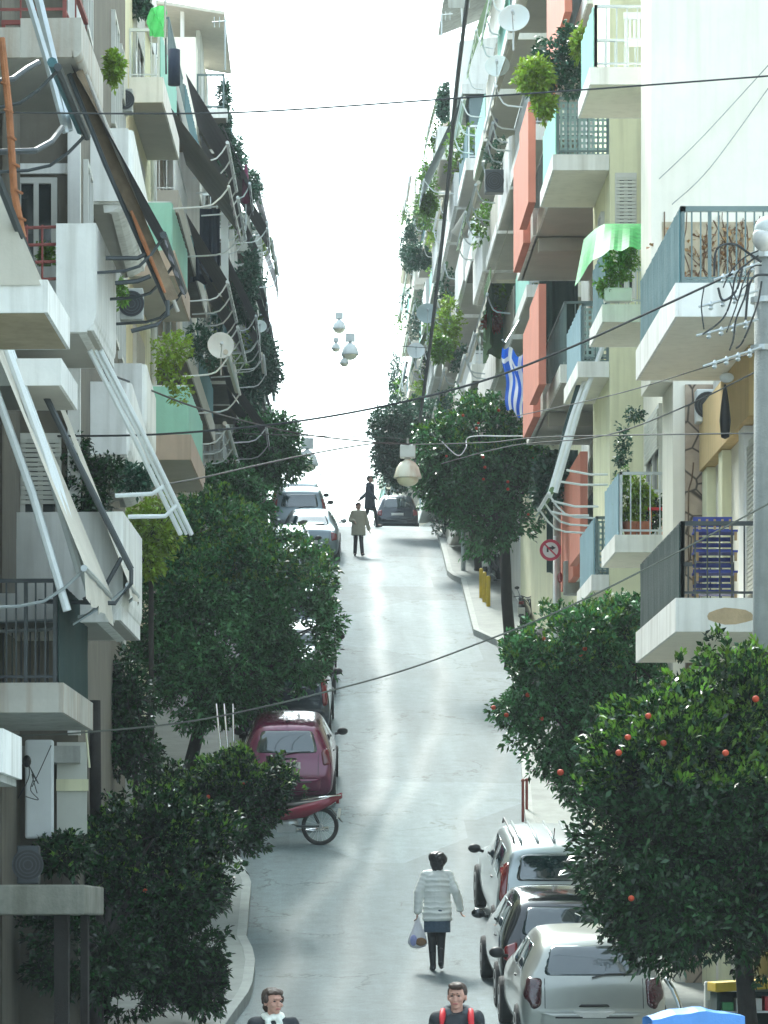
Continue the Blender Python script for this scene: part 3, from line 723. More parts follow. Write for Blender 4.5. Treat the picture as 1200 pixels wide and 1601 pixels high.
# L4, L5, L6: the hazy far part of the left row
L4 = Bld(-1, -2.62, 90.5, -2.5, 104, 22.9, 'pale apartment block hung with folded brown awnings and drooping arms halfway up the left row', PALE)
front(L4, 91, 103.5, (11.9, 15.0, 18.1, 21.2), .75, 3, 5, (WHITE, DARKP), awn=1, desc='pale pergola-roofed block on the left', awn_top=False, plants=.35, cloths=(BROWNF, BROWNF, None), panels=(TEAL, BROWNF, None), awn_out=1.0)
for u, v in ((.1, -.4), (.1, -3), (5, -.4), (5, -3)): mb = MB(); mb.box(u, u + .1, v, v + .1, 22.9, 23.75 - v * .08, L4.F); mb.build('pergola_post', WHITE, L4.root)
mb = MB(); mb.hexa([L4.F(*p) for p in ((-.3, -4, 24.2), (-.3, .75, 23.4), (6, .75, 23.4), (6, -4, 24.2), (-.3, -4, 24.28), (-.3, .75, 23.48), (6, .75, 23.48), (6, -4, 24.28))]); mb.build('pergola_roof', BEIGEF, L4.root)
L4.sidewin(-1.3, -.4, 18.2, 20.2, shutter=.5); L4.sidewin(-1.3, -.4, 15.1, 17.0)
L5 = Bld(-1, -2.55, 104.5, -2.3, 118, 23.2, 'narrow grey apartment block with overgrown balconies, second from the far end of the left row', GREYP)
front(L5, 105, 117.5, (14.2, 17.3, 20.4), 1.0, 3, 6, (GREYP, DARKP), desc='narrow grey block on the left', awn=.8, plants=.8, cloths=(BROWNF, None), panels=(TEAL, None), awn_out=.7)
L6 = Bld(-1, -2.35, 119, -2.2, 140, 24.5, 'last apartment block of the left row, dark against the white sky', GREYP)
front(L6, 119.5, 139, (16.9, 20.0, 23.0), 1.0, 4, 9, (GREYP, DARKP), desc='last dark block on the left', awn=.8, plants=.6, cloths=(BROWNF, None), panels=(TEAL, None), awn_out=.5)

# ============================================================ RIGHT ROW
R0 = Bld(1, 5.62, 34, 5.62, 47.9, 7.06, 'low two-storey pale house at the right edge with green railings and a big roof terrace', PALE)
ua, ub = 40.7 - 34, 45.4 - 34
o = R0.slab(ua, ub, 7.42, 1.22, .36, PALE, WHITE)
R0.rail(o, ua, ub, 7.42, 1.22, .9, GRMET, TEAL, None, gap=.1, thick=.03)
mb = MB(); mb.box(ua, 13.9, -8, -.035, 7.062, 7.42, R0.F); mb.build('roof_slab', WHITE, R0.root)
mb = MB()
for k in range(40):
    v = -.1 - k * .1; mb.box(ua + .05, ua + .068, v - .009, v + .009, 7.43, 8.32, R0.F)
mb.box(ua + .04, ua + .08, -4, -.02, 8.3, 8.35, R0.F); mb.box(ua + .04, ua + .08, -4, -.02, 7.52, 7.55, R0.F); mb.build('railing', GRMET, R0.root)
o = R0.slab(ua, ub, 3.78, 1.22, .36, PALE, WHITE)
R0.rail(o, ua, ub, 3.78, 1.22, .9, DKMET, DTEAL, None, gap=.13, thick=.025)
mb = MB()
rn = random.Random(4); pts = []
for k in range(14):
    an = 2 * math.pi * k / 14; pts.append((.62 + (.26 + .04 * rn.random()) * math.cos(an), 3.6 + (.085 + .02 * rn.random()) * math.sin(an)))
mb.face([R0.F(ua - .0365, v, z) for v, z in pts]); mb.build('bare_plaster_patch', M('bare_render', (.55, .42, .26), .95, .2, 6, .4), o)
R0.window(ua + .8, ua + 3.4, 3.8, 6.0, 'balcony_door', .85)
R0.box('ochre_band', 8.6, 13.85, -.02, .16, 6.2, 7.05, OCHRE)

R0.box('pilaster', 9.4, 9.9, -.02, .12, -1, 6.19, WHITE); R0.box('pilaster', 11.6, 12.0, -.02, .12, -1, 6.19, CREAM); R0.box('pilaster', 13.3, 13.86, -.02, .12, -1, 6.19, CREAM)
R0.sidewin(-3, -1, 1, 3)

# R1: tall pale block, blank side wall towards us
R1 = Bld(1, 4.82, 48, 4.82, 49.4, 26, 'tall pale apartment block with a blank side wall above the roof terrace', PALE, zbot=7.45, depth=12)
mb = MB(); mb.box(0, 1.4, -12, -.3, -1.5, 7.449, R1.F); mb.build('wall', PALE, R1.root)
RC = Bld(1, 5.5, 49.41, 5.5, 56, 26, None, PALE, root=R1.root)
RB = Bld(1, 4.97, 56.01, 4.97, 59.2, 26, None, CREAM, root=R1.root, depth=8)
vg = M('dry_vine', (.16, .10, .06), .95, .3, 8, .2)
STONE = M('crazy_paving_stone', (.42, .33, .25), .9, .25, 3, .3)
R1.box('stone_strip', -.06, -.003, -.95, -.46, -1, 7.4, STONE)
# dry creeper on the side wall
def creeper(name, x0, x1, z0, z1, y, n, seed):
    rnd = random.Random(seed); q = MB()
    for k in range(n):
        x = rnd.uniform(x0, x1); z = z0 + rnd.random() * .3; p = [Vector((x, y, z))]; dx = rnd.uniform(-.3, .3); L = rnd.uniform(.5, 1) * (z1 - z0)
        while z < z0 + L:
            z += .12; dx += rnd.uniform(-.5, .5); dx *= .85; x += dx * .1; x = min(max(x, x0), x1); p.append(Vector((x, y, z)))
        q.tube(p, .005 + .006 * rnd.random(), 4)
    return q
creeper('v', 5.0, 9.5, 8.3, 9.7, 47.98, 90, 3).build('dry_creeper', vg, R1.root)
mb = MB(); mb.box(-.018, -.002, -4.5, -.15, 7.5, 9.62, R1.F); mb.build('rough_render', M('rough_old_render', (.52, .44, .31), .95, .35, 2.2, .5, .4), R1.root)
creeper('v', 5.32, 5.8, .5, 6.4, 47.92, 16, 5).build('dry_creeper', vg, R1.root)
pt, ax = crown_points([((5.9, 47.97, 9.15), (.9, .04, .5)), ((7.6, 47.97, 9.2), (1.1, .04, .5))], 420, 4)
leaves('dry_leaves', pt, ax, 3, .09, .06, M('dry_leaf', (.30, .17, .08), .9, .2, 5, 0, island=.4), R1.root, 3)
# recess balconies
for z, v, fm, nm, u1 in ((12.3, 1.28, AQUA, None, 3.1), (8.9, 1.1, TEAL, None, 3.2), (5.6, .92, BLUEP, None, 3.2)):
    o = RC.slab(1.05, u1, z, v, .22, PALE, WHITE); RC.rail(o, 1.05, u1, z, v, .92, STEEL, fm, nm, gap=.14)
RC.window(3.6, 5.6, 5.62, 7.9, 'balcony_door', .3); RC.window(3.6, 5.6, 8.95, 11.1, 'balcony_door', .8); RC.window(3.6, 5.6, 12.3, 14.5, 'balcony_door', .8)
RC.box('corner_strip', .0, .14, .0, .06, -1, 20, M('lime_trim', (.55, .56, .25), .8, .08, 2, .05))
LATT = M('lattice_panel', (.33, .46, .44), .7, .1, 2, 0)
for z, X, fm in ((12.3, 4.1, AQUA), (9.0, 4.5, BLUEP), (5.6, 4.72, BLUEP)):
    v = 4.97 - X; o = RB.slab(.15, 3.0, z, v, .22, PALE, WHITE, v0=-.02); RB.rail(o, .15, 3.0, z, v, .95, GRMET, fm, None, gap=.14)
    q = MB(); nv = max(3, int(v / .08))
    for i in range(nv + 1): q.box(.24, .26, v * i / nv * .85 + .0, v * i / nv * .85 + .035, z + .02, z + .9, RB.F)
    for i in range(10): q.box(.262, .275, .0, v * .85, z + .04 + i * .092, z + .075 + i * .092, RB.F)
    q.build('lattice_screen', LATT, o)
RB.sidewin(-.42, -.08, 10.0, 12.0, 0, 'window', .5)
RB.window(1.0, 1.6, 10.3, 11.6)
RB.awning(.3, 2.6, 6.95, .95, 9.5, None, arms=3, arm_mat=ALU, vw=.1, va=.0, roll=GREENC)
q = MB(); q.tube([P(947, 528, 56.2), P(905, 640, 56.2), P(868, 770, 56.2)], .045, 6); q.tube([P(938, 528, 56.6), P(895, 650, 56.6), P(858, 778, 56.6)], .05, 6); q.build('awning_rail', ALU, R1.root)
q = MB(); q.tube([P(925, 535, 57), P(885, 670, 57), P(862, 780, 57)], .06, 6); q.build('awning_rail', DTEAL, R1.root)
q = MB()
for (xa, ya, xb, yb) in ((885, 735, 960, 742), (868, 752, 950, 758), (862, 783, 935, 792), (860, 800, 920, 806)): q.tube([P(xa, ya, 56.4), P((xa + xb) / 2, yb, 56.4), P(xb, yb, 56.4)], .02, 6)
q.build('awning_arm', ALU, R1.root)

# R2: terracotta panels
R2 = Bld(1, 5.6, 59.3, 5.6, 69.5, 26, 'white apartment block with tall terracotta panels on its balcony edges', WHITE)
for z, X, hh in ((19.0, 5.05, 1), (15.75, 4.95, 1), (12.45, 4.32, 1), (9.3, 4.5, 1), (6.4, 5.22, 1)):
    v = 5.6 - X; a, b_ = .6, 8.2
    o = R2.slab(a, b_, z + .25, v, .28, SOFF, WHITE, v0=-.02)
    R2.parapet(o, a + 3.4, b_, z + .25, v, .22, .28, WHITE)
    R2.rail(o, a, b_, z + .45 if False else z + .25, v, 1.1, GRMET, None, None, gap=.15)
    for (c, d_, dv, dz) in ((1.6, 4.0, .20, .12), (4.5, 7.4, .1, -.02)):
        R2.box('terracotta_panel', c, d_, v + dv, v + dv + .13, z - .02 + dz, z + (1.72 if c < 3 else 1.95) + dz, TERRA, o)
    R2.box('beam', 4.0, 4.3, .0, v - .02, z - .28, z - .035, SOFF, o)
    R2.window(2, 4.4, z + .27, z + 2.5, 'balcony_door', .2); R2.window(5.2, 7.6, z + .27, z + 2.5, 'balcony_door', .6)
R2.box('terracotta_wall', .0, 1.2, -.02, .04, 11.3, 12.4, TERRA)
R2.cross_curtain(8.5, .2, .95, 10.4, 14.2, DTEAL, name='dark_curtain'); R2.cross_curtain(8.5, .2, .8, 6.8, 9.2, DTEAL, name='dark_curtain')

# R3
R3 = Bld(1, 5.7, 69.6, 5.7, 90, 21.0, 'apartment block with moss green drop awnings and a hanging national flag', CREAM)
front(R3, 70, 89.5, (12.8, 16.0, 19.2), 1.1, 4, 21, (WHITE, SOFF), desc='flag-bearing block on the right', vs=(1.1, 1.15, 1.2), awn=.8, plants=.35, cloths=(None, GREENC, None, BEIGEF), panels=(None, BEIGEF, AQUA, None), awn_out=.55)
R3.cross_curtain(9.6, .3, 1.4, 12.85, 14.5, GREENC, name='drop_awning', fold=.03)
R3.curtain(8.2, 11, 1.42, 12.9, 14.6, GREENC, name='drop_awning', fold=.03)
R3.cross_curtain(13.5, .3, 1.0, 14.2, 15.3, STRIPE, name='drop_awning', fold=.03)
# R4
R4 = Bld(1, 5.75, 90.6, 5.75, 112, 27.2, 'tall white apartment block with curved top parapet and grey roof canopy', WHITE)
front(R4, 95.5, 111.5, (11.8, 14.8, 17.8, 20.9), 1.15, 3, 33, (WHITE, SOFF), desc='tall canopy-roofed block on the right', awn=.7, plants=.7, cloths=(None, BEIGEF, None), awn_out=.5)
for z in (17.75, 14.6):
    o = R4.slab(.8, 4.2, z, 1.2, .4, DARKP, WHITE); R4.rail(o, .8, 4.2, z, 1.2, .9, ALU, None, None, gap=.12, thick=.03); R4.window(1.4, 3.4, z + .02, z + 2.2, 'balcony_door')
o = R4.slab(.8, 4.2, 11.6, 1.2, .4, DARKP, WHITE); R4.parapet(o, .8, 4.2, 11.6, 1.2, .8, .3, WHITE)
for z, hh in ((24.2, 1.35), (20.9, .2)):
    q = MB(); pr = []
    o = R4.slab(10.5, 14.5, z, 1.0, .25, GREYP, WHITE)
    rg = []
    for k in range(9):
        an = math.pi / 2 * k / 8
        c = R4.F(10.3 + .9 * (1 - math.cos(an)) - .0, -1.6 + 2.8 * math.sin(an), 0) if False else R4.F(10.3 + .9 * (k / 8) ** 2, -1.6 + 2.8 * math.sin(an), 0)
        rg.append(c)
    rg.append(R4.F(14.5, 1.2, 0)); rr = []
    for c in rg: rr.append([c + Vector((0, 0, z - .25)), c + Vector((0, 0, z + hh)), c + Vector((.12, .06, z + hh)), c + Vector((.12, .06, z - .25))])
    q.ring(rr); q.build('parapet', WHITE, o, smooth=False)
R4.box('enclosure', 10.6, 13, -1.5, .8, 21.9, 23.9, M('slate_blue_sheet', (.16, .22, .23), .7, .1, 2, .05))
R4.box('window', 10.55, 10.598, -.8, .5, 21.0, 21.8, GLASS)
R4.awning(11, 15, 21.6, 2.1, 24, M('slate_cloth', (.2, .26, .26), .85, .1, 2, .1), arms=2, arm_mat=ALU, vw=1, va=1.1)
q = MB(); q.tube([R4.F(9.6, 1.25, 19.7), R4.F(9.2, .0, 21.6)], .17, 10); q.build('rolled_cloth', BEIGEF, R4.root, smooth=True)
mb = MB(); mb.hexa([R4.F(*p) for p in ((8.5, -3.5, 28.9), (8.5, 1.5, 27.0), (16, 1.5, 27.0), (16, -3.5, 28.9), (8.5, -3.5, 29.0), (8.5, 1.5, 27.1), (16, 1.5, 27.1), (16, -3.5, 29.0))]); mb.build('roof_canopy', GREYP, R4.root)
mb = MB(); mb.box(8.52, 8.56, .9, 1.5, 25.9, 27.0, R4.F); mb.build('canopy_flap', GREYP, R4.root)
for v in (1.2, -.6, -2.4): mb = MB(); mb.tube([R4.F(8.6, v, 27.0 if v > 0 else 27.6), R4.F(10, min(v, 1.0), 25.4)], .03, 6); mb.build('canopy_strut', ALU, R4.root)
# R5..R7
R5 = Bld(1, 5.7, 112.6, 5.7, 134, 28.0, 'apartment block overgrown with balcony plants in the far right row', PINK)
front(R5, 113, 133.5, (15.6, 18.7, 21.8, 24.9), 1.1, 4, 44, (WHITE, SOFF), desc='overgrown block on the right', awn=.7, plants=.85, cloths=(None, GREENC, BEIGEF), awn_out=.5)
R6 = Bld(1, 5.6, 134.6, 5.6, 152, 31.0, 'tall hazy apartment block near the far end of the right row', PINK)
front(R6, 135, 151.5, (18.6, 21.7, 24.8, 27.9), 1.1, 3, 55, (PALE, SOFF), desc='tall hazy block on the right', awn=.9, plants=.6, cloths=(GREENC, None), awn_out=.25)
R7 = Bld(1, 5.3, 153, 5.2, 180, 26.3, 'last apartment block of the right row, faded in the haze, with green awnings', PALE)
front(R7, 153.5, 179, (19.0, 21.8), 1.1, 4, 66, (PALE, SOFF), desc='last faded block on the right', awn=1, plants=.3, cloths=(GREENC, AQUA), panels=(GREENC, None), awn_out=.3)
# ============================================================ TREES
def tree(label, lumps, base, n, k, L, W, mat, fruits=0, seed=1, gap=.08, trunk_r=.09, fork=.45, lean=(0, 0), inner=.2, group='bitter orange trees along the pavements', name='orange_tree', fpos=None, limbs=9, lit_tops=0):
    t = thing(name, label, 'tree', base, group)
    base = Vector(base); cs = [Vector(c) for c, r in lumps]
    zc = sum(c.z for c in cs) / len(cs); low = min(c[2] - r[2] for c, r in lumps)
    cx = sum((c.x for c in cs)) / len(cs); cy = sum((c.y for c in cs)) / len(cs)
    fk = Vector((base.x + (cx - base.x) * .25 + lean[0], base.y + (cy - base.y) * .25, max(base.z + 1.1, low + (zc - low) * fork * .5)))
    q = MB(); rnd = random.Random(seed)
    mid = base.lerp(fk, .5) + Vector((rnd.uniform(-.06, .06), 0, 0))
    q.tube([base + Vector((0, 0, -.2)), base + Vector((0, 0, .15)), mid, fk], [trunk_r * 1.5, trunk_r * 1.1, trunk_r, trunk_r * .9], 10)
    pts, ax = crown_points(lumps, n, seed, gap, inner)
    for i in range(limbs):
        c, r = lumps[i % len(lumps)]
        e = Vector(pts[rnd.randrange(len(pts))]) if i >= len(lumps) else Vector(c)
        m1 = fk.lerp(e, .35) + Vector((rnd.uniform(-.15, .15), rnd.uniform(-.15, .15), rnd.uniform(0, .2))); m2 = fk.lerp(e, .7) + Vector((rnd.uniform(-.12, .12), rnd.uniform(-.12, .12), .1))
        q.tube([fk, m1, m2, e], [trunk_r * .6, trunk_r * .42, trunk_r * .25, .01], 7)
        for j in range(3):
            e2 = Vector(pts[rnd.randrange(len(pts))])
            if (e2 - m2).length < 1.6: q.tube([m2, m2.lerp(e2, .5) + Vector((0, 0, .06)), e2], [trunk_r * .2, trunk_r * .12, .006], 5)
    q.build('trunk', BARK, t, smooth=True)
    leaves('crown', pts, ax, k, L, W, mat, t, seed, spread=.75)
    if lit_tops:  # light on the crown top, put in as brighter-coloured leaves
        up = pts[:, 2] > np.quantile(pts[:, 2], .62)
        sp = pts[up][:lit_tops] + np.array([0, 0, .04]); sa = ax[up][:lit_tops] + np.array([0, 0, .8])
        leaves('lit_top_leaves', sp, sa, 6, L * .9, W * .85, LEAFB, t, seed + 5, spread=.55)
    for i in range(fruits if fpos is None else len(fpos)):
        if fpos is None:
            c, r = lumps[rnd.randrange(len(lumps))]; d = Vector((rnd.uniform(-1, 1), -rnd.uniform(.3, 1.2), rnd.uniform(-.8, .8))).normalized()
            p = Vector(c) + Vector((d.x * r[0], d.y * r[1], d.z * r[2])) * rnd.uniform(.95, 1.05)
        else:
            x, y, dd = fpos[i]; p = P(x, y, dd)
        rr_ = rnd.uniform(.028, .037); p = p + Vector((0, rnd.uniform(0, .14), 0)); f = MB(); p = p + Vector((0, .06, 0)); f.ell(p, (rr_, rr_, rr_ * .95), 10, 8); f.build('orange', FRUIT, t, smooth=True)
    return t
def road_pt(x, d, up=0): return (x, d, gz(d) + up)

# T1 big tree bottom right
lm = [lump(1060, 1190, 125, 120, 36.5, .95), lump(1180, 1120, 110, 105, 37, .95), lump(1010, 1310, 110, 120, 36, .9), lump(1130, 1330, 150, 150, 36.3, 1.1), lump(1060, 1430, 120, 80, 36, .9), lump(1200, 1430, 110, 80, 36.5, .9), lump(960, 1210, 50, 60, 36.5, .5), lump(1190, 1250, 110, 140, 37, 1.0)]
tree('large dense orange tree with bright yellow-green top, over the parked cars at lower right', lm, road_pt(4.75, 36.6, .12), 8200, 8, .105, .044, LEAFD, seed=11, gap=.24, trunk_r=.1, inner=.3, lit_tops=2400,
     fpos=[(1015, 1118, 35.4), (968, 1176, 35.3), (984, 1151, 35.3), (1136, 1176, 35.2), (988, 1404, 34.9), (1182, 1092, 35.6), (878, 1206, 36.0), (1040, 1160, 35.3)])
# T2
lm = [lump(905, 1010, 90, 60, 48.5, .7), lump(850, 1060, 75, 70, 48.5, .7), lump(940, 1090, 90, 90, 48.7, .8), lump(880, 1140, 80, 70, 48.5, .7), lump(800, 1090, 40, 45, 48.4, .35), lump(975, 970, 50, 35, 48.8, .4), lump(905, 1200, 50, 60, 48.5, .5), lump(1010, 1080, 70, 80, 49, .6)]
tree('round orange tree under the white balconies, between the blue-railed balcony and the large dense tree', lm, road_pt(4.7, 48.6, .12), 4600, 8, .10, .044, LEAFM, seed=12, gap=.27, trunk_r=.085, inner=.35, lit_tops=500,
     fpos=[(850, 997, 47.8), (915, 1013, 47.8), (772, 1105, 47.9), (792, 1117, 47.9), (908, 1022, 47.8), (826, 1085, 47.7), (848, 1122, 47.7)])
# T3
lm = [lump(745, 665, 60, 45, 78, 1.0), lump(700, 700, 55, 45, 78, .9), lump(790, 720, 60, 55, 78, 1.0), lump(745, 750, 75, 55, 78, 1.1), lump(770, 800, 60, 55, 78, .9), lump(690, 760, 40, 35, 78, .6), lump(832, 740, 28, 30, 78, .5), lump(775, 835, 26, 26, 78, .5)]
tree('wide orange tree with many red fruits under the hanging flag, halfway up the right pavement', lm, road_pt(4.86, 80, .12), 4200, 7, .13, .058, LEAFM, seed=13, gap=.28, trunk_r=.13, inner=.3, lit_tops=500,
     fpos=[(724, 648, 76.8), (748, 660, 76.8), (745, 668, 76.8), (698, 712, 76.8), (755, 714, 76.7), (758, 730, 76.7), (756, 748, 76.7), (834, 715, 77.3), (794, 752, 76.8), (794, 764, 76.8), (826, 803, 77.2), (780, 640, 77.0)])
# T4
lm = [lump(612, 665, 38, 25, 112, 1.0), lump(650, 655, 40, 25, 112, 1.0), lump(635, 690, 45, 35, 112, 1.1), lump(690, 650, 35, 25, 110, 1.0), lump(605, 710, 22, 30, 112, .6), lump(660, 740, 40, 30, 112, .8), lump(612, 745, 22, 25, 112, .5)]
tree('hazy orange tree behind the hanging lamp at the top of the right pavement', lm, road_pt(5.4, 113, .12), 2600, 6, .16, .075, LEAFT, seed=14, gap=.2, trunk_r=.12, fruits=0, inner=.25)
lm = [lump(690, 780, 24, 30, 99, .5), lump(715, 800, 22, 32, 99, .5), lump(680, 740, 30, 30, 99, .6)]
tree('slim dark tree by the pavement edge, beyond the wide orange tree', lm, road_pt(5.1, 99, .12), 800, 6, .14, .06, LEAFD, seed=15, gap=.1, trunk_r=.12)
# T5
lm = [lump(330, 830, 75, 55, 66, 1.2), lump(410, 890, 90, 60, 65, 1.2), lump(300, 930, 95, 70, 65, 1.2), lump(430, 980, 90, 70, 64.5, 1.1), lump(350, 1040, 110, 75, 64.5, 1.2), lump(470, 1030, 55, 45, 64, .6), lump(260, 1010, 55, 75, 65, .8), lump(480, 900, 45, 40, 64.5, .6), lump(250, 850, 40, 50, 66, .7), lump(330, 1100, 70, 40, 64.5, .7), lump(500, 975, 30, 40, 64, .4)]
tree('large spreading orange tree on the left pavement, behind the maroon car', lm, road_pt(-2.0, 65.3, .12), 7200, 8, .12, .05, LEAFM, seed=16, gap=.36, trunk_r=.12, inner=.3, limbs=16, lit_tops=900, lean=(.05, 0))
lm = [lump(240, 820, 45, 40, 60, .6), lump(225, 870, 35, 35, 60, .5)]
tree('yellowing shrub tree behind the rounded white balcony on the left', lm, road_pt(-2.5, 60.3, .12), 500, 6, .11, .055, LEAFY, seed=17, gap=.1, trunk_r=.05, name='shrub_tree', group='small trees')
# T6
lm = [lump(240, 1310, 110, 65, 44, .9), lump(150, 1370, 90, 60, 43.8, .8), lump(250, 1400, 100, 75, 43.8, 1.0), lump(140, 1460, 100, 70, 43.6, .9), lump(250, 1490, 100, 70, 43.6, .9), lump(330, 1330, 45, 60, 44, .5), lump(310, 1530, 45, 50, 43.6, .5), lump(200, 1550, 70, 40, 43.6, .6), lump(100, 1335, 40, 30, 41.4, .35), lump(100, 1455, 55, 50, 41.3, .4), lump(110, 1520, 55, 35, 41.3, .4), lump(165, 1500, 60, 60, 42, .5)]
tree('dense dark orange tree at the lower left corner, beside the concrete canopy', lm, road_pt(-2.45, 42.6, .12), 7800, 8, .10, .043, LEAFD, seed=18, gap=.3, trunk_r=.1, inner=.35, lit_tops=500, limbs=14, fpos=[(226, 1392, 42.8)])
lm = [lump(380, 1220, 75, 45, 54, .7), lump(330, 1260, 60, 50, 54, .7), lump(405, 1262, 40, 36, 54, .45), lump(270, 1240, 55, 50, 54.3, .6), lump(350, 1300, 60, 40, 54, .6), lump(390, 1195, 45, 25, 54, .4)]
tree('low orange tree with two bright oranges, in front of the motorcycle and maroon car', lm, road_pt(-1.7, 54.3, .12), 2700, 8, .10, .045, LEAFD, seed=19, gap=.25, trunk_r=.07, inner=.35, lit_tops=450, fork=.2,
     fpos=[(379, 1224, 53.3), (325, 1245, 53.2), (388, 1222, 53.6)])
# T7
lm = [lump(425, 690, 45, 40, 96, 1.1), lump(400, 730, 40, 35, 96, 1.0), lump(450, 720, 30, 30, 96, .7), lump(395, 690, 30, 35, 96, .7)]
tree('dark blue-green tree leaning out over the roofs of the parked cars, upper left', lm, road_pt(-1.9, 96.5, .12), 2000, 6, .15, .07, LEAFM, seed=20, gap=.25, trunk_r=.1)
lm = [lump(385, 790, 45, 35, 80, .8), lump(350, 760, 50, 35, 80, .8), lump(300, 770, 40, 35, 78, .7)]
tree('shaded green tree between the far dark tree and the spreading orange tree on the left', lm, road_pt(-2.0, 80.5, .12), 1800, 7, .13, .06, LEAFM, seed=21, gap=.1, trunk_r=.1)
lm = [lump(170, 1130, 45, 70, 50, .5), lump(205, 1090, 35, 60, 50, .5), lump(220, 1180, 30, 30, 50, .4)]
tree('shadowy climbing shrub by the drain pipe, left of the spreading orange tree', lm, road_pt(-2.3, 50.4, .12), 1100, 6, .10, .045, LEAFD, seed=22, gap=.12, trunk_r=.05, name='shrub_tree', group='small trees')

# hanging masses of greenery on the far left fronts and notable balcony plants
def gp(x, y, rx, ry, d, lb, mat=LEAFT, n=300, L=.13, seed=1, name='balcony_shrub', group=None, extra=(), gap=0.):
    l_ = [lump(x, y, rx, ry, d)] + [lump(*e, d) for e in extra]
    return plant(lb, l_, n, 6, L, L * .48, mat, None, name, 'plant', group, seed, gap=gap, stems=False)
gp(405, 560, 28, 42, 104, 'big rounded bush bulging from the far left balconies towards the sky', LEAFT, 700, .17, 41, extra=((392, 600, 24, 35), (420, 590, 18, 20)))
gp(350, 210, 10, 45, 92, 'tall climbing greenery on the upper corner of the left row', LEAFT, 350, .15, 42, extra=((362, 240, 14, 30), (350, 150, 8, 20)))
gp(398, 292, 15, 22, 102, 'tuft of leafy branches against the sky at the top of the left row', LEAFT, 160, .14, 43, gap=.2, extra=((412, 285, 9, 14),))
gp(382, 460, 18, 50, 96, 'dark creeper below the drooping awning arms on the left', LEAFT, 450, .15, 44, extra=((392, 420, 10, 30),))
gp(330, 550, 25, 25, 72, 'loose leafy plant in front of the big white disc', LEAFT, 170, .11, 45, gap=.15, extra=((308, 530, 14, 30),))
gp(270, 545, 28, 30, 64, 'yellow-green trailing plant left of the big white disc', LEAFY, 190, .10, 46, gap=.2, extra=((280, 600, 18, 30), (255, 580, 14, 25)))
gp(178, 105, 14, 26, 46, 'bright lime plant high on the left, beside the pale balcony', LEAFY, 160, .08, 47)
gp(215, 12, 22, 12, 68, 'roof terrace shrub at the very top left', LEAFT, 140, .12, 48)
gp(130, 760, 34, 55, 42, 'dark leafy plant hanging over the rounded white balcony', LEAFD, 420, .085, 49, extra=((150, 800, 25, 30), (120, 700, 18, 25), (165, 740, 25, 25)))
gp(210, 750, 30, 18, 44, 'blue-green plant behind the steel awning rods on the left', LEAFT, 160, .085, 50)
gp(190, 455, 6, 22, 43, 'small climber on the edge of the white parapet', LEAFB, 40, .07, 51)
gp(72, 400, 12, 22, 40.6, 'geranium with leaves behind the red-brown railing', LEAFB, 60, .07, 52)
gp(868, 95, 32, 38, 55, 'bushy green potted tree on the top lattice balcony', LEAFT, 450, .10, 53, extra=((895, 120, 25, 30), (890, 60, 16, 20), (845, 150, 18, 30)), gap=.08)
gp(838, 120, 24, 30, 54.6, 'yellow-green palm-like plant spilling from the top lattice balcony', LEAFY, 420, .105, 54, extra=((850, 165, 16, 22), (905, 70, 12, 25)), gap=.1)
gp(965, 420, 22, 28, 50.5, 'round bright bush in a trough on the green-netted balcony', LEAFB, 420, .06, 55, extra=((945, 450, 14, 16), (985, 405, 14, 18)))
gp(975, 700, 12, 40, 52, 'trailing basil-like vine hanging beside the pale green wall', LEAFT, 130, .07, 56, extra=((992, 648, 16, 12), (970, 735, 8, 40)))
gp(1000, 790, 22, 32, 51.2, 'lime green plant in a clay pot on the small white balcony', LEAFY, 200, .09, 57, extra=((1000, 770, 14, 20),))
gp(975, 790, 8, 60, 51.3, 'tall thin stem plant at the balcony corner by the pale wall', LEAFB, 90, .08, 58)
gp(1025, 805, 14, 26, 51.2, 'dark small-leaved plant next to the red watering can', LEAFD, 100, .07, 59)
gp(858, 745, 18, 35, 66, 'fern fronds growing behind the steel awning rails', LEAFT, 200, .17, 60, extra=((850, 780, 14, 20),), gap=.1)
for i, (x, y, rx, ry, d, lb, mt) in enumerate(((668, 300, 14, 45, 112, 'green climber near the top of the right row', LEAFB), (655, 400, 18, 20, 118, 'dark round shrub on a far right balcony', LEAFT), (670, 320, 10, 14, 105, 'bright green tuft high in the right row', LEAFB),
      (700, 510, 18, 45, 98, 'yellow-green hanging shrub behind the dark vertical cable', LEAFY), (690, 545, 12, 18, 97, 'small bright shrub above the tree tops on the right', LEAFB), (640, 380, 10, 40, 125, 'blue-green climber on the far right corner', LEAFT), (695, 160, 8, 25, 108, 'wispy leaves beside the curved white parapet', LEAFT), (772, 500, 8, 9, 79, 'red-flowered plant by the striped awning', FRUIT), (620, 590, 12, 40, 150, 'hazy climber at the far end of the right row', LEAFT))):
    gp(x, y, rx, ry, d, lb, mt, 220, .14, 70 + i, extra=((x - 4, y + ry * .6, rx * .8, ry * .5),))

# ============================================================ CARS
PAINTS = {}
def paint(name, col, metal=.35, rough=.28):
    m = M(name, col, rough, .06, 1.5, 0, metal=metal, coat=.7); return m
RED = M('tail_light_red', (.20, .006, .01), .2, .3, 12, 0, coat=.8)
SMOKE = M('tail_light_smoked', (.06, .012, .018), .18, .4, 10, 0, coat=.9)
CLR = M('clear_lamp', (.6, .6, .58), .15, .1, 5, 0, coat=.8)
CHROME = M('chrome', (.7, .72, .74), .12, .05, 3, 0, metal=1)
PLATE = M('number_plate', (.6, .6, .57), .6, .1, 5, 0)
CGLASS = M('car_glass', (.008, .03, .038), .03, .4, .8, 0, spec=1.0, coat=1.0)
TRIMB = M('black_trim', (.018, .018, .02), .5, .15, 5, 0)

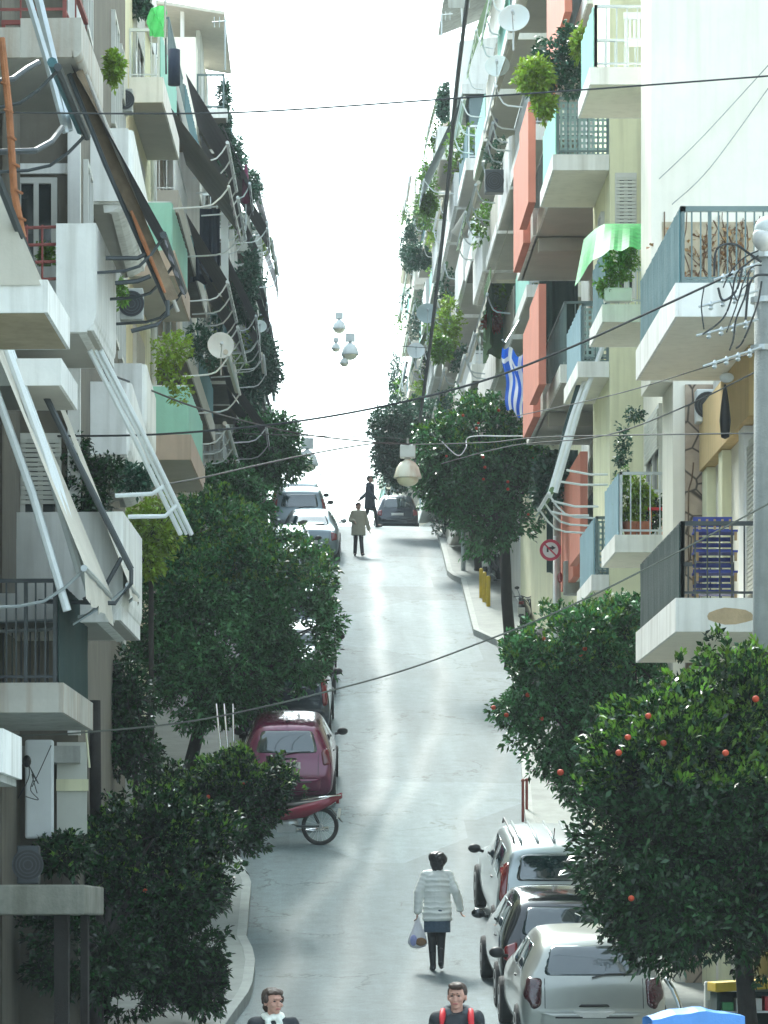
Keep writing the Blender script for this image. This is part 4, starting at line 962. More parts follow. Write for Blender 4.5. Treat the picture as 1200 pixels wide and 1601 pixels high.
def car(name, label, X, d, L=3.95, W=1.68, H=1.43, col=PALE, kind='hatch', rz=0., bumper=None, lights='corner', lightmat=None, win=None, plate=None, wiper=True, mirror_col=None, rails=False, ribs=0, spoiler=False, antenna=False, handle=True, lightpoly=None, winp=None, plz=.62, roofc=0):
    t = thing(name, label, 'car', (X, d, gz(d)), 'cars parked up the street', rz=rz)
    # pitch with the street: rotate about x
    a = slope(d + L / 2); t.rotation_euler = (a, 0, rz)
    hw = W / 2
    # stations: y, halfwidth, zbottom, zbelt, ztop, roofhalf
    if kind == 'hatch':
        S = [(0, hw * .80, .34, .50, .56, hw * .74), (.03, hw * .90, .26, .60, .66, hw * .80), (.10, hw * .96, .20, .80, .88, hw * .78), (.17, hw * .98, .20, .88, .97, hw * .76), (.34, hw, .2, .90, H - .20, hw * .70), (.52, hw, .2, .92, H - .03, hw * .69), (.9, hw, .2, .91, H + .01, hw * .70), (1.6, hw, .2, .90, H + .02, hw * .70), (2.2, hw, .2, .88, H - .03, hw * .68), (2.6, hw, .2, .86, H - .25, hw * .70), (2.95, hw * .99, .2, .82, .96, hw * .78), (L - .4, hw * .95, .2, .70, .82, hw * .76), (L - .1, hw * .86, .22, .58, .66, hw * .7), (L, hw * .74, .3, .45, .52, hw * .6)]
    elif kind == 'suv':
        S = [(0, hw * .84, .42, .62, .70, hw * .78), (.03, hw * .93, .34, .75, .82, hw * .82), (.09, hw * .98, .28, .98, 1.06, hw * .82), (.13, hw, .28, 1.02, 1.12, hw * .80), (.24, hw, .28, 1.04, H - .16, hw * .76), (.40, hw, .28, 1.04, H - .02, hw * .76), (.9, hw, .28, 1.03, H, hw * .77), (1.9, hw, .28, 1.02, H, hw * .77), (2.5, hw, .28, 1.0, H - .06, hw * .75), (2.9, hw, .28, .98, H - .32, hw * .76), (3.2, hw * .99, .28, .94, 1.08, hw * .8), (L - .35, hw * .96, .3, .84, .95, hw * .78), (L - .08, hw * .88, .32, .68, .78, hw * .72), (L, hw * .76, .4, .52, .6, hw * .6)]
    else:  # saloon
        S = [(0, hw * .80, .34, .50, .58, hw * .74), (.03, hw * .90, .26, .66, .74, hw * .80), (.1, hw * .96, .2, .84, .94, hw * .80), (.3, hw * .99, .2, .88, 1.0, hw * .80), (.62, hw, .2, .90, 1.03, hw * .76), (.95, hw, .2, .91, H - .18, hw * .70), (1.25, hw, .2, .91, H - .03, hw * .68), (1.9, hw, .2, .90, H, hw * .68), (2.45, hw, .2, .88, H - .04, hw * .67), (2.85, hw, .2, .86, H - .26, hw * .70), (3.25, hw * .99, .2, .82, .96, hw * .78), (L - .4, hw * .95, .2, .72, .84, hw * .76), (L - .1, hw * .86, .22, .58, .66, hw * .7), (L, hw * .74, .3, .45, .52, hw * .6)]
    rings = []
    for y, w, zb, zbelt, zt, rw in S:
        half = [(w * .80, zb), (w * .97, zb + .06), (w, zb + (zbelt - zb) * .45), (w * .985, zbelt), (rw + (w - rw) * .12, zbelt + (zt - zbelt) * .80) if zt - zbelt > .2 else (rw + (w - rw) * .5, zbelt + (zt - zbelt) * .7), (rw * .93, zt - .012), (rw * .5, zt + .012)]
        rings.append([(x, y, z) for x, z in half] + [(0, y, S[0][4] * 0 + zt + .018)] + [(-x, y, z) for x, z in half[::-1]] + [(0, y, zb)])
    mb = MB(); mb.ring(rings); body = mb.build('body', col, t, world=False, smooth=True)
    sm = body.modifiers.new('s', 'SUBSURF'); sm.levels = 2; sm.render_levels = 2
    dg = bpy.context.evaluated_depsgraph_get(); me2 = bpy.data.meshes.new_from_object(body.evaluated_get(dg)); body.modifiers.clear(); body.data = me2
    me2.polygons.foreach_set('use_smooth', [True] * len(me2.polygons))
    bm = bmesh.new(); bm.from_mesh(me2); bvh = BVHTree.FromBMesh(bm); bm.free()
    def patch(name, poly, axis, mat, off=.006, parent=body, thick=0.02, rnd=0., origin=None, nr=5, smooth=True):
        pts = [Vector(p) for p in poly]
        # subdivide outline, round it
        pp = []
        for i, p in enumerate(pts):
            a_, b_, c_ = pts[i - 1], p, pts[(i + 1) % len(pts)]
            if rnd:
                la = min(rnd, (a_ - b_).length * .45); lc = min(rnd, (c_ - b_).length * .45)
                s_ = b_ + (a_ - b_).normalized() * la; e_ = b_ + (c_ - b_).normalized() * lc
                for k_ in range(5):
                    tt = k_ / 4; pp.append((1 - tt) ** 2 * s_ + 2 * tt * (1 - tt) * b_ + tt * tt * e_)
            else: pp.append(b_)
        out = []
        for i, p in enumerate(pp):
            q_ = pp[(i + 1) % len(pp)]; m_ = max(1, int((q_ - p).length / .08))
            out += [p.lerp(q_, k_ / m_) for k_ in range(m_)]
        cen = sum(out, Vector((0, 0))) / len(out)
        q = MB(); rg = []
        for k_ in range(nr + 1):
            f = 1 - k_ / nr * .98; ring = []
            for p in out:
                u = cen + (p - cen) * f
                if axis == 'r': o_, dr = Vector((u[0], -2, u[1])), Vector((0, 1, 0))
                elif axis == 't': o_, dr = Vector((u[0], u[1], 4)), Vector((0, 0, -1))
                elif axis == '+x': o_, dr = Vector((3, u[0], u[1])), Vector((-1, 0, 0))
                else: o_, dr = Vector((-3, u[0], u[1])), Vector((1, 0, 0))
                h, nrm, _, _ = bvh.ray_cast(o_, dr)
                if h is None: h, nrm = bvh.find_nearest(o_ + dr * (2.0 if axis == 'r' else 2.2))[:2]
                e = off if k_ > 0 else -thick * 0 + .0
                ring.append(h + (nrm if nrm.dot(dr) < 0 else -nrm) * (off if k_ else -.004))
            rg.append(ring)
        q.ring(rg)
        return q.build(name, mat, parent, world=False, smooth=smooth)
    roofz = H - .03
    if kind == 'suv': wp = [(-hw * .72, 1.10), (hw * .72, 1.10), (hw * .64, H - .13), (-hw * .64, H - .13)]
    elif kind == 'saloon': wp = [(-hw * .70, 1.05), (hw * .70, 1.05), (hw * .58, H - .1), (-hw * .58, H - .1)]
    else: wp = [(-hw * .70, .97), (hw * .70, .97), (hw * .60, H - .11), (-hw * .60, H - .11)]
    if winp: wp = winp
    patch('rear_window', wp, 'r', CGLASS, .006, rnd=.09, nr=6)
    zb_ = {'suv': 1.06, 'hatch': .95, 'saloon': .95}[kind]; y0 = {'suv': .42, 'hatch': .62, 'saloon': 1.05}[kind]; y1 = {'suv': 2.95, 'hatch': 2.62, 'saloon': 2.9}[kind]
    for ax in ('+x', '-x'):
        ym = y0 + (y1 - y0) * .36; yn = y0 + (y1 - y0) * .40; yo = y0 + (y1 - y0) * .66
        patch('side_window', [(y0, zb_), (ym, zb_), (ym, H - .12), (y0 + .16, H - .12)], ax, CGLASS, .005, rnd=.05)
        patch('side_window', [(yn, zb_), (y1, zb_ - .02), (y1 - .42, H - .13), (yn, H - .12)], ax, CGLASS, .005, rnd=.05)
        if handle: patch('door_handle', [(yn - .26, zb_ - .1), (yn - .1, zb_ - .1), (yn - .1, zb_ - .07), (yn - .26, zb_ - .07)], ax, mirror_col or col, .02, rnd=.01, nr=2)
        s_ = 1 if ax == '+x' else -1
        q = MB(); q.ell((s_ * (hw + .11), y1 - .15, zb_ + .05), (.10, .06, .07), 12, 8); q.tube([(s_ * (hw - .03), y1 - .12, zb_), (s_ * (hw + .06), y1 - .13, zb_ + .02)], .025, 6)
        q.build('wing_mirror', mirror_col or TRIMB, t, world=False, smooth=True)
    # wheels
    wr = .30 if kind != 'suv' else .34; wy = (.62, L - .78) if kind == 'saloon' else (.55, L - .72)
    for s_ in (-1, 1):
        for y in wy:
            patch('wheel_arch', [(y + (wr + .07) * math.cos(a_), wr + (wr + .07) * math.sin(a_)) for a_ in [2 * math.pi * k / 20 for k in range(20)]], '+x' if s_ > 0 else '-x', TRIMB, .003, nr=2)
            m_ = Matrix.Translation((s_ * (hw - .15), y, wr)) @ Matrix.Rotation(s_ * math.pi / 2, 4, 'Y')
            q = MB(); q.lathe([(wr * .62, 0), (wr * .95, -.0), (wr, .03), (wr, .14), (wr * .95, .168), (wr * .66, .170)], 24, m_); w_ = q.build('wheel', RUBBER, t, world=False, smooth=False)
            q = MB(); q.lathe([(wr * .64, .1), (wr * .63, .172), (wr * .5, .160), (.05, .172), (.01, .175)], 16, m_); q.build('hubcap', ALU if kind != 'suv' else STEEL, w_, world=False)
    # rear details
    if lightpoly is None:
        if lights == 'corner': lightpoly = [(hw * .70, .93), (hw * .93, .86), (hw * .95, .66), (hw * .72, .64)]
        elif lights == 'tall': lightpoly = [(hw * .76, H - .22), (hw * .90, H - .30), (hw * .97, .80), (hw * .84, .78)]
        elif lights == 'drop': lightpoly = [(hw * .74, .93), (hw * .99, .88), (hw * .94, .66), (hw * .62, .60)]
    for s_ in (-1, 1):
        patch('tail_light', [(s_ * x, z) for x, z in lightpoly], 'r', lightmat or RED, .012, rnd=.05, nr=4)
    bz = .5 if kind != 'suv' else .62
    patch('bumper', [(-hw * .93, bz + .06), (hw * .93, bz + .06), (hw * .88, bz - .2), (-hw * .88, bz - .2)], 'r', bumper or col, .022, rnd=.05, nr=3)
    patch('bumper_strip', [(-hw * .9, bz + .012), (hw * .9, bz + .012), (hw * .9, bz - .022), (-hw * .9, bz - .022)], 'r', TRIMB, .032, nr=2)
    pl = patch('number_plate', [(-.26, plz + .055), (.26, plz + .055), (.26, plz - .055), (-.26, plz - .055)], 'r', PLATE, .034, nr=2, smooth=False)
    if plate:
        h = bvh.ray_cast(Vector((0, -2, plz)), Vector((0, 1, 0)))[0]
        fc = bpy.data.curves.new('t', 'FONT'); fc.body = plate; fc.size = .105; fc.align_x = 'CENTER'; fc.align_y = 'CENTER'; fc.extrude = .001
        fo = bpy.data.objects.new('t', fc); COL.objects.link(fo); fo.rotation_euler = (R(90), 0, 0)
        dg = bpy.context.evaluated_depsgraph_get(); dg.update(); mt = bpy.data.meshes.new_from_object(fo.evaluated_get(dg)); bpy.data.objects.remove(fo)
        mt.transform(Matrix.Translation((0, h.y - .04, plz)) @ Matrix.Rotation(R(90), 4, 'X')); mt.materials.clear(); mt.materials.append(TRIMB)
        x_ = bpy.data.objects.new('plate_lettering', mt); COL.objects.link(x_); x_.parent = pl
    if wiper:
        zw = wp[0][1]; q = MB(); pts = [(-.02, zw - .015), (.14, zw + .02), (.42, zw + .03)]
        pp = [bvh.ray_cast(Vector((x, -2, z)), Vector((0, 1, 0)))[0] + Vector((0, -.02, 0.01)) for x, z in pts]; q.tube(pp, .010, 5); q.build('wiper', TRIMB, body, world=False)
    if kind != 'saloon' or True:
        patch('tailgate_handle', [(-.17, plz + .13), (.17, plz + .13), (.2, plz + .095), (-.2, plz + .095)], 'r', CHROME if name == 'silver' else (mirror_col or col), .03, rnd=.02, nr=2)
    # shut lines
    for s_ in (-1, 1):
        q = MB(); zs_ = np.linspace(bz + .1, wp[0][1] - .02, 7)
        pp = []
        for z in zs_:
            h = bvh.ray_cast(Vector((s_ * hw * (.66 if lights != 'tall' else .80), -2, z)), Vector((0, 1, 0)))[0]
            if h is not None: pp.append(h + Vector((0, -.002, 0)))
        if len(pp) > 2: q.tube(pp, .004, 4); q.build('shut_line', TRIMB, body, world=False)
    if spoiler:
        q = MB(); yy = .42; q.box(-hw * .60, hw * .60, yy - .16, yy + .1, H - .03, H + .015); q.build('spoiler', col, body, world=False, bevel=.01)
    if rails:
        for s_ in (-1, 1):
            q = MB(); q.tube([(s_ * hw * .68, .45, H - .01), (s_ * hw * .68, .55, H + .06), (s_ * hw * .68, 2.2, H + .06), (s_ * hw * .68, 2.35, H - .03)], .018, 6); q.build('roof_rail', TRIMB if rails == 'b' else STEEL, body, world=False, smooth=True)
    for i in range(ribs):
        x = (i - (ribs - 1) / 2) * .24; q = MB(); q.tube([(x, .5, H + .0), (x, 1.2, H + .02), (x, 2.2, H + .005)], .022, 6); q.build('roof_rib', col, body, world=False, smooth=True)
    if antenna:
        q = MB(); q.tube([(0, .62, H), (0, .5, H + .2)], .008, 5); q.ell((0, .62, H + .01), (.03, .04, .015), 8, 6); q.build('antenna', TRIMB, body, world=False)
    return t

SILV = paint('silver_beige_paint', (.36, .375, .35), .5, .3)
BLKP = paint('black_car_paint', (.012, .014, .018), .2, .15)
SIL2 = paint('light_silver_paint', (.42, .47, .48), .5, .3)
MARO = paint('maroon_car_paint', (.13, .008, .05), .3, .22)
DBLU = paint('dark_blue_car_paint', (.015, .025, .04), .3, .2)
GREYC = paint('grey_car_paint', (.14, .18, .20), .5, .28)
def xc(px, d): return (px - VX) * d / FO
car('parked_hatchback', 'rounded silver-beige hatchback with drop-shaped smoked tail lights, nearest in the right row', xc(928, 41.6), 41.6, 4.1, 1.76, 1.42, SILV, 'hatch', lights='drop', lightmat=SMOKE, bumper=SILV, mirror_col=TRIMB, rz=R(.6),
    winp=[(-.64, .96), (.64, .96), (.55, 1.32), (-.55, 1.32)], lightpoly=[(.60, .95), (.80, .98), (.86, .74), (.72, .56), (.62, .62)], plz=.52)
car('parked_hatchback', 'black hatchback with red tail lights, between the silver-beige hatchback and the silver estate', xc(880, 46.0), 46.0, 3.9, 1.68, 1.46, BLKP, 'hatch', lights='corner', bumper=TRIMB, mirror_col=BLKP, spoiler=False, rz=R(1))
car('parked_estate', 'silver estate car with ribbed roof and tall red lamps, behind the black hatchback', xc(868, 50.9), 50.9, 4.5, 1.74, 1.62, SIL2, 'suv', lights='tall', rails='b', ribs=5, wiper=False, antenna=True, mirror_col=TRIMB, rz=R(1.5))
car('parked_hatchback', 'maroon hatchback with dark plate surround behind the motorcycle', xc(448, 62.5), 62.5, 4.0, 1.70, 1.47, MARO, 'hatch', lights='corner', lightmat=M('maroon_lamp', (.13, .01, .02), .2, .2, 9, 0, coat=.8), plate='NEB 6727', antenna=True, mirror_col=TRIMB, rails=False, plz=.78, rz=R(-1.5), lightpoly=[(.60, 1.02), (.76, 1.08), (.80, .78), (.64, .76)])
car('parked_van', 'dark blue-grey high car just behind the maroon hatchback', xc(445, 69), 69, 4.3, 1.78, 1.75, DBLU, 'suv', lights='tall', rz=R(-1.5))
car('parked_hatchback', 'dark car mostly behind the leaves, in front of the dark blue-grey high car', xc(462, 75.5), 75.5, 4.0, 1.68, 1.45, BLKP, 'hatch', rz=R(-1))
car('parked_hatchback', 'green-grey car hidden under the tall leaves of the left row', xc(458, 82.5), 82.5, 4.0, 1.68, 1.45, GREYC, 'hatch')
car('parked_estate', 'dark estate car seen through the leaves of the spreading tree', xc(456, 91), 91, 4.3, 1.70, 1.5, DBLU, 'hatch')
car('parked_saloon', 'silver saloon with red tail light, nearest of the cars near the hilltop on the left', xc(484, 102), 102, 4.3, 1.72, 1.42, GREYC, 'saloon', lights='corner', rz=R(-1), mirror_col=GREYC)
car('parked_hatchback', 'small pale car tucked beside the silver saloon under the leaves', xc(446, 97), 97, 3.7, 1.62, 1.42, GREYC, 'hatch')
car('parked_estate', 'tall silver estate parked beyond the silver saloon on the left', xc(468, 108.5), 108.5, 4.3, 1.74, 1.65, GREYC, 'suv', lights='tall')
car('parked_estate', 'white-roofed car farthest up on the left side by the hilltop', xc(464, 115.5), 115.5, 4.3, 1.74, 1.6, SIL2, 'suv', lights='tall', rails='s')
car('parked_hatchback', 'dark blue hatchback with pale number plate standing at the crest of the street', xc(621, 141), 141, 4.0, 1.72, 1.5, DBLU, 'hatch', lights='corner', lightmat=RED, plz=.72)
# ============================================================ PEOPLE
def remesh(mb, name, mat, parent, vox=.01, smooth=2, fac=.5, ruf=0, rufs=12, rufz=1):
    o = mb.build(name, mat, parent, world=False)
    m = o.modifiers.new('r', 'REMESH'); m.mode = 'VOXEL'; m.voxel_size = vox; m.use_smooth_shade = True
    if smooth:
        s = o.modifiers.new('s', 'SMOOTH'); s.factor = fac; s.iterations = smooth
    dg = bpy.context.evaluated_depsgraph_get(); me = bpy.data.meshes.new_from_object(o.evaluated_get(dg)); o.modifiers.clear(); old = o.data; o.data = me; bpy.data.meshes.remove(old)
    me.name = name
    if not me.materials: me.materials.append(mat)
    if ruf:
        co = np.empty(len(me.vertices) * 3, np.float32); me.vertices.foreach_get('co', co); co = co.reshape(-1, 3)
        for i_ in range(len(co)):
            v_ = Vector(co[i_]); co[i_] += np.array(noise.noise_vector(Vector((v_.x, v_.y, v_.z * rufz)) * rufs)) * ruf
        me.vertices.foreach_set('co', co.ravel()); me.update()
    me.polygons.foreach_set('use_smooth', [True] * len(me.polygons))
    return o
SKIN = M('skin', (.50, .27, .20), .6, .18, 14, .08)
HAIRB = M('brown_hair', (.05, .026, .016), .6, .3, 40, .3)
HAIRD = M('dark_hair', (.022, .014, .011), .55, .3, 40, .3)
def V3(*a): return Vector(a)
def person(label, X, d, H=1.7, rz=0., arms=None, legs=None, head_turn=0., up=.0, build_=1.0, vox=.009, hair=HAIRD, hairkind='short', group='pedestrians on the street', brow=1.):
    """faces -y (towards the camera) before turning by rz; returns root, dict of joints, scale"""
    t = thing('person', label, 'person', (X, d, gz(d) + up + .012), group, rz=rz)
    k = H / 1.7
    J = dict(pel=V3(0, 0, .95), chest=V3(0, 0, 1.24), neck=V3(0, .01, 1.43), head=V3(0, -.01, 1.585))
    for s, n in ((1, 'L'), (-1, 'R')):
        J['sh' + n] = V3(s * .165, 0, 1.385); J['el' + n] = V3(s * .215, .02, 1.12); J['wr' + n] = V3(s * .225, -.03, .87)
        J['hip' + n] = V3(s * .085, 0, .90); J['kn' + n] = V3(s * .09, -.01, .49); J['an' + n] = V3(s * .09, .02, .085); J['to' + n] = V3(s * .11, -.15, .03)
    for q in (arms or {}), (legs or {}):
        for n, v in q.items(): J[n] = V3(*v)
    for n in J: J[n] = J[n] * k
    q = MB()
    Ht = Matrix.Rotation(head_turn, 3, 'Z')
    hc = J['head']; E = lambda c, r: q.ell(hc + Ht @ (V3(*c) * k), tuple(x * k for x in r), 16, 12, Ht)
    E((0, .012, .02), (.074, .092, .085)); E((0, -.022, -.035), (.058, .066, .072)); E((0, -.055, -.085), (.032, .03, .025))
    E((0, -.098, -.018), (.012, .018, .026)); E((0, -.104, -.036), (.016, .014, .011)); E((0, -.088, .028), (.05, .012, .012))
    E((0, -.088, -.066), (.022, .012, .009))
    for s in (1, -1): E((s * .076, .012, -.012), (.010, .018, .03)); E((s * .04, -.07, -.03), (.02, .02, .02))
    q.capsule(J['neck'] - V3(0, 0, .03), hc + V3(0, .01, -.05) * k, .055 * k, .05 * k)
    b = build_
    q.ell(J['chest'] + V3(0, 0, .02), (.155 * b * k, .10 * b * k, .17 * k)); q.ell((J['pel'] + J['chest']) / 2, (.125 * b * k, .09 * b * k, .18 * k)); q.ell(J['pel'], (.15 * b * k, .105 * b * k, .12 * k))
    q.capsule(J['shL'], J['shR'], .055 * k, .055 * k)
    for s, n in ((1, 'L'), (-1, 'R')):
        q.capsule(J['sh' + n], J['el' + n], .048 * k * b, .037 * k); q.capsule(J['el' + n], J['wr' + n], .036 * k, .024 * k)
        # hand: palm, four fingers of different length, thumb from the palm's side
        w = J['wr' + n]; dr = (w - J['el' + n]).normalized(); fw = V3(0, -1, 0); fw = (fw - dr * fw.dot(dr)).normalized(); sd = dr.cross(fw).normalized()
        pc = w + dr * .05 * k
        for o_ in (-.022, 0, .022): q.capsule(w + dr * .01 * k + fw * o_ * .7 * k, w + dr * .085 * k + fw * o_ * k, .014 * k, .013 * k, 8)
        cu = -sd * s
        for i, (o_, L_) in enumerate(((.030, .068), (.010, .078), (-.010, .072), (-.029, .055))):
            a_ = w + dr * .088 * k + fw * o_ * k; m_ = a_ + (dr * .8 + cu * .35).normalized() * L_ * .5 * k; e_ = m_ + (dr * .55 + cu * .8).normalized() * L_ * .5 * k
            q.capsule(a_, m_, .0095 * k, .0088 * k, 8); q.capsule(m_, e_, .0088 * k, .0075 * k, 8)
        a_ = w + dr * .03 * k + fw * .03 * k; m_ = a_ + (dr * .7 + fw * .8).normalized() * .035 * k; q.capsule(a_, m_, .012 * k, .0105 * k, 8); q.capsule(m_, m_ + (dr * .9 + fw * .25 + cu * .3).normalized() * .032 * k, .0105 * k, .008 * k, 8)
        q.capsule(J['hip' + n], J['kn' + n], .078 * k * b, .052 * k); q.capsule(J['kn' + n], J['an' + n], .052 * k, .036 * k)
        q.capsule(J['an' + n] - V3(0, 0, .02), J['to' + n] + V3(0, 0, .01), .036 * k, .03 * k)
    remesh(q, 'body', SKIN, t, vox, 2)
    # eyes, brows, mouth
    for s in (1, -1):
        e = MB(); e.ell(hc + Ht @ (V3(s * .031, -.083, .004) * k), (.013 * k, .009 * k, .0065 * k), 10, 8, Ht); e.build('eye', BLACK, t, world=False, smooth=True)
        e = MB(); e.capsule(hc + Ht @ (V3(s * .016, -.097, .026) * k), hc + Ht @ (V3(s * .046, -.086, .027) * k), .0045 * k * brow, .003 * k * brow, 6); e.build('eyebrow', hair, t, world=False, smooth=True)
    e = MB(); e.capsule(hc + Ht @ (V3(-.018, -.095, -.064) * k), hc + Ht @ (V3(.018, -.095, -.064) * k), .006 * k, .006 * k, 8); e.build('mouth', M('lips', (.34, .09, .08), .5, .05, 5, 0), t, world=False, smooth=True)
    h = MB(); G = lambda c, r: h.ell(hc + Ht @ (V3(*c) * k), tuple(x * k for x in r), 16, 12, Ht)
    if hairkind == 'short':
        G((0, .035, .045), (.084, .085, .08)); G((0, -.035, .085), (.066, .058, .035)); G((.02, -.07, .082), (.045, .03, .022)); G((-.03, -.06, .085), (.03, .03, .022)); G((0, .06, -.01), (.07, .05, .06)); G((.073, .005, .03), (.012, .03, .035)); G((-.073, .005, .03), (.012, .03, .035))
    elif hairkind == 'tied':
        G((0, .035, .04), (.090, .092, .088)); G((0, -.025, .082), (.072, .062, .032)); G((.074, .0, .022), (.016, .04, .04)); G((-.074, .0, .022), (.016, .04, .04)); G((.035, -.055, .075), (.04, .03, .016)); G((-.035, -.055, .075), (.04, .03, .016)); G((0, .135, .0), (.045, .045, .05)); G((0, .09, -.05), (.06, .04, .05))
    elif hairkind == 'beret':
        G((0, .03, .06), (.13, .13, .085)); G((-.02, .05, .02), (.128, .12, .09)); G((0, .03, -.03), (.108, .1, .09)); G((0, .05, -.09), (.085, .06, .06)); G((0, .04, -.13), (.06, .05, .04))
    elif hairkind == 'bob':
        G((0, .03, .04), (.094, .095, .085)); G((0, .04, -.03), (.085, .07, .07)); G((0, -.04, .08), (.07, .055, .032))
    remesh(h, 'beret' if hairkind == 'beret' else 'hair', hair, t, .006, 2, ruf=.012, rufs=28, rufz=.6)
    return t, J, k
def sleeves(q, J, k, r0, r1, puff=0, end=.96, both=('L', 'R')):
    for n in both:
        a, b_, c = J['sh' + n], J['el' + n], J['wr' + n]; c = b_.lerp(c, end)
        if puff:
            pts = [a.lerp(b_, i / 4) for i in range(5)] + [b_.lerp(c, i / 4) for i in range(1, 5)]
            for i, p in enumerate(pts):
                r = r0 + (r1 - r0) * i / 8; dr = (b_ - a) if i < 4 else (c - b_)
                q.ell(p, (r * k, r * k, .052 * k), 14, 8, dr.to_track_quat('Z', 'Y').to_matrix())
            q.capsule(a, b_, r0 * .92 * k, r0 * .86 * k); q.capsule(b_, c, r0 * .86 * k, r1 * .92 * k)
        else: q.capsule(a, b_, r0 * k, r0 * .85 * k, 12); q.capsule(b_, c, r0 * .85 * k, r1 * k, 12)
def stack(q, k, prof, n=18):     # torso rings: (z, rx, ry, cy)
    q.ring([[Vector((rx * k * math.cos(2 * math.pi * j / n), (cy + ry * math.sin(2 * math.pi * j / n)) * k, z * k)) for j in range(n)] for z, rx, ry, cy in prof])
def trousers(t, J, k, mat, r0=.095, r1=.055, name='trousers', low=.97, skirt=None):
    q = MB(); q.ell(J['pel'], (.168 * k, .125 * k, .11 * k), 16, 10)
    for n in 'LR': q.capsule(J['hip' + n], J['kn' + n], r0 * k, .068 * k, 12); q.capsule(J['kn' + n], J['kn' + n].lerp(J['an' + n], low), .066 * k, r1 * k, 12)
    return remesh(q, name, mat, t, .011, 2)
def shoes(t, J, k, mat, heel=0, boot=.0):
    for n in 'LR':
        q = MB(); a, o = J['an' + n], J['to' + n]; fw = (o - a); fw.z = 0; fw.normalize()
        q.capsule(a + V3(0, 0, -.045 * k) - fw * .02 * k, o + V3(0, 0, .01 * k), .042 * k, .034 * k, 12)
        q.capsule(a + V3(0, 0, .02 + boot) * k, a + V3(0, 0, -.04) * k, .045 * k, .045 * k, 12)
        if heel: q.capsule(a + V3(0, 0, -.05) * k - fw * .03, V3(a.x, a.y, a.z - .08 * k) - fw * .03, .02, .018)
        remesh(q, 'boot' if boot else 'shoe', mat, t, .009, 1)

# 1. woman in the pale quilted jacket, walking up the street
LJ = M('quilted_jacket_cloth', (.82, .84, .80), .45, .06, 4, .08)
t, J, k = person('woman in a pale quilted jacket and black beret walking away with a plastic bag', xc(683, 49.8), 49.8, 1.66, rz=R(180),
    arms=dict(elL=(.265, .03, 1.14), wrL=(.285, .05, .86), elR=(-.27, .05, 1.15), wrR=(-.335, -.06, .90)),
    legs=dict(knL=(.075, -.04, .50), anL=(.06, .03, .09), toL=(.075, -.12, .03), knR=(-.06, -.03, .50), anR=(-.05, .16, .15), toR=(-.06, .04, .05)), hair=BLACK, hairkind='beret')
# mirrored because she faces away: her left hand is on the photo's left
for n in list(J): pass
q = MB()
for i in range(9):
    z = .755 + i * .079; w = (.226, .226, .218, .208, .204, .206, .210, .205, .16)[i]; q.ell((0, 0, z * k), (w * k, (w - .055) * k, .058 * k), 22, 8)
stack(q, k, [(.72, .215, .16, 0), (1.0, .198, .145, 0), (1.2, .198, .145, 0), (1.38, .178, .12, 0), (1.44, .08, .075, 0)])
q.capsule(J['shL'], J['shR'], .075 * k, .075 * k, 14); q.capsule(V3(0, .01, 1.41) * k, V3(0, .01, 1.50) * k, .075 * k, .066 * k, 14)
sleeves(q, J, k, .078, .062, 1, 1.0)
remesh(q, 'jacket', LJ, t, .009, 5, ruf=.012, rufs=9)
q = MB(); stack(q, k, [(.98, .16, .13, 0), (.86, .19, .15, 0), (.56, .195, .15, 0), (.555, .185, .14, 0)]); remesh(q, 'skirt', M('denim', (.06, .10, .15), .85, .25, 30, .3), t, .011, 1)
trousers(t, J, k, M('black_tights', (.012, .013, .015), .7, .1, 10, 0), .082, .046, 'tights')
shoes(t, J, k, BLACK, 0, .12)
# her shopping bag
wr = Vector(t.location) + Matrix.Rotation(R(180), 3, 'Z') @ (J['wrL'] + (J['wrL'] - J['elL']).normalized() * .09)
wr.x = Vector(t.location).x - (J['wrL'].x)
hb = wr
b = thing('shopping_bag', 'thin white plastic bag with brown and lilac contents, hanging from the walking woman\'s hand', 'bag', (hb.x - .0, hb.y, hb.z - .42))
q = MB(); c0 = Vector((hb.x - .0, hb.y, hb.z)); rg = []
for z, rx, ry in ((0, .022, .02), (-.1, .05, .03), (-.2, .09, .05), (-.28, .125, .075), (-.36, .135, .085), (-.41, .10, .07), (-.43, .03, .03)):
    rg.append([c0 + Vector((rx * (1 + .12 * math.sin(j * 2.4 + z * 9)) * math.cos(2 * math.pi * j / 18), ry * (1 + .15 * math.sin(j * 1.9)) * math.sin(2 * math.pi * j / 18), z + .008 * math.sin(j * 1.3))) for j in range(18)])
q.ring(rg); q.build('bag_skin', M('thin_plastic', (.7, .72, .76), .3, .1, 8, .2, trans=.35), b, smooth=True)
q = MB(); q.ell(c0 + Vector((.045, -.09, -.34)), (.08, .03, .06), 14, 8); q.build('contents', M('bread_brown', (.25, .14, .07), .8, .3, 15, .3), b, smooth=True)
q = MB(); q.ell(c0 + Vector((-.06, -.088, -.32)), (.05, .03, .08), 14, 8); q.build('contents', M('lilac_print', (.35, .38, .68), .6, .2, 15, .1), b, smooth=True)

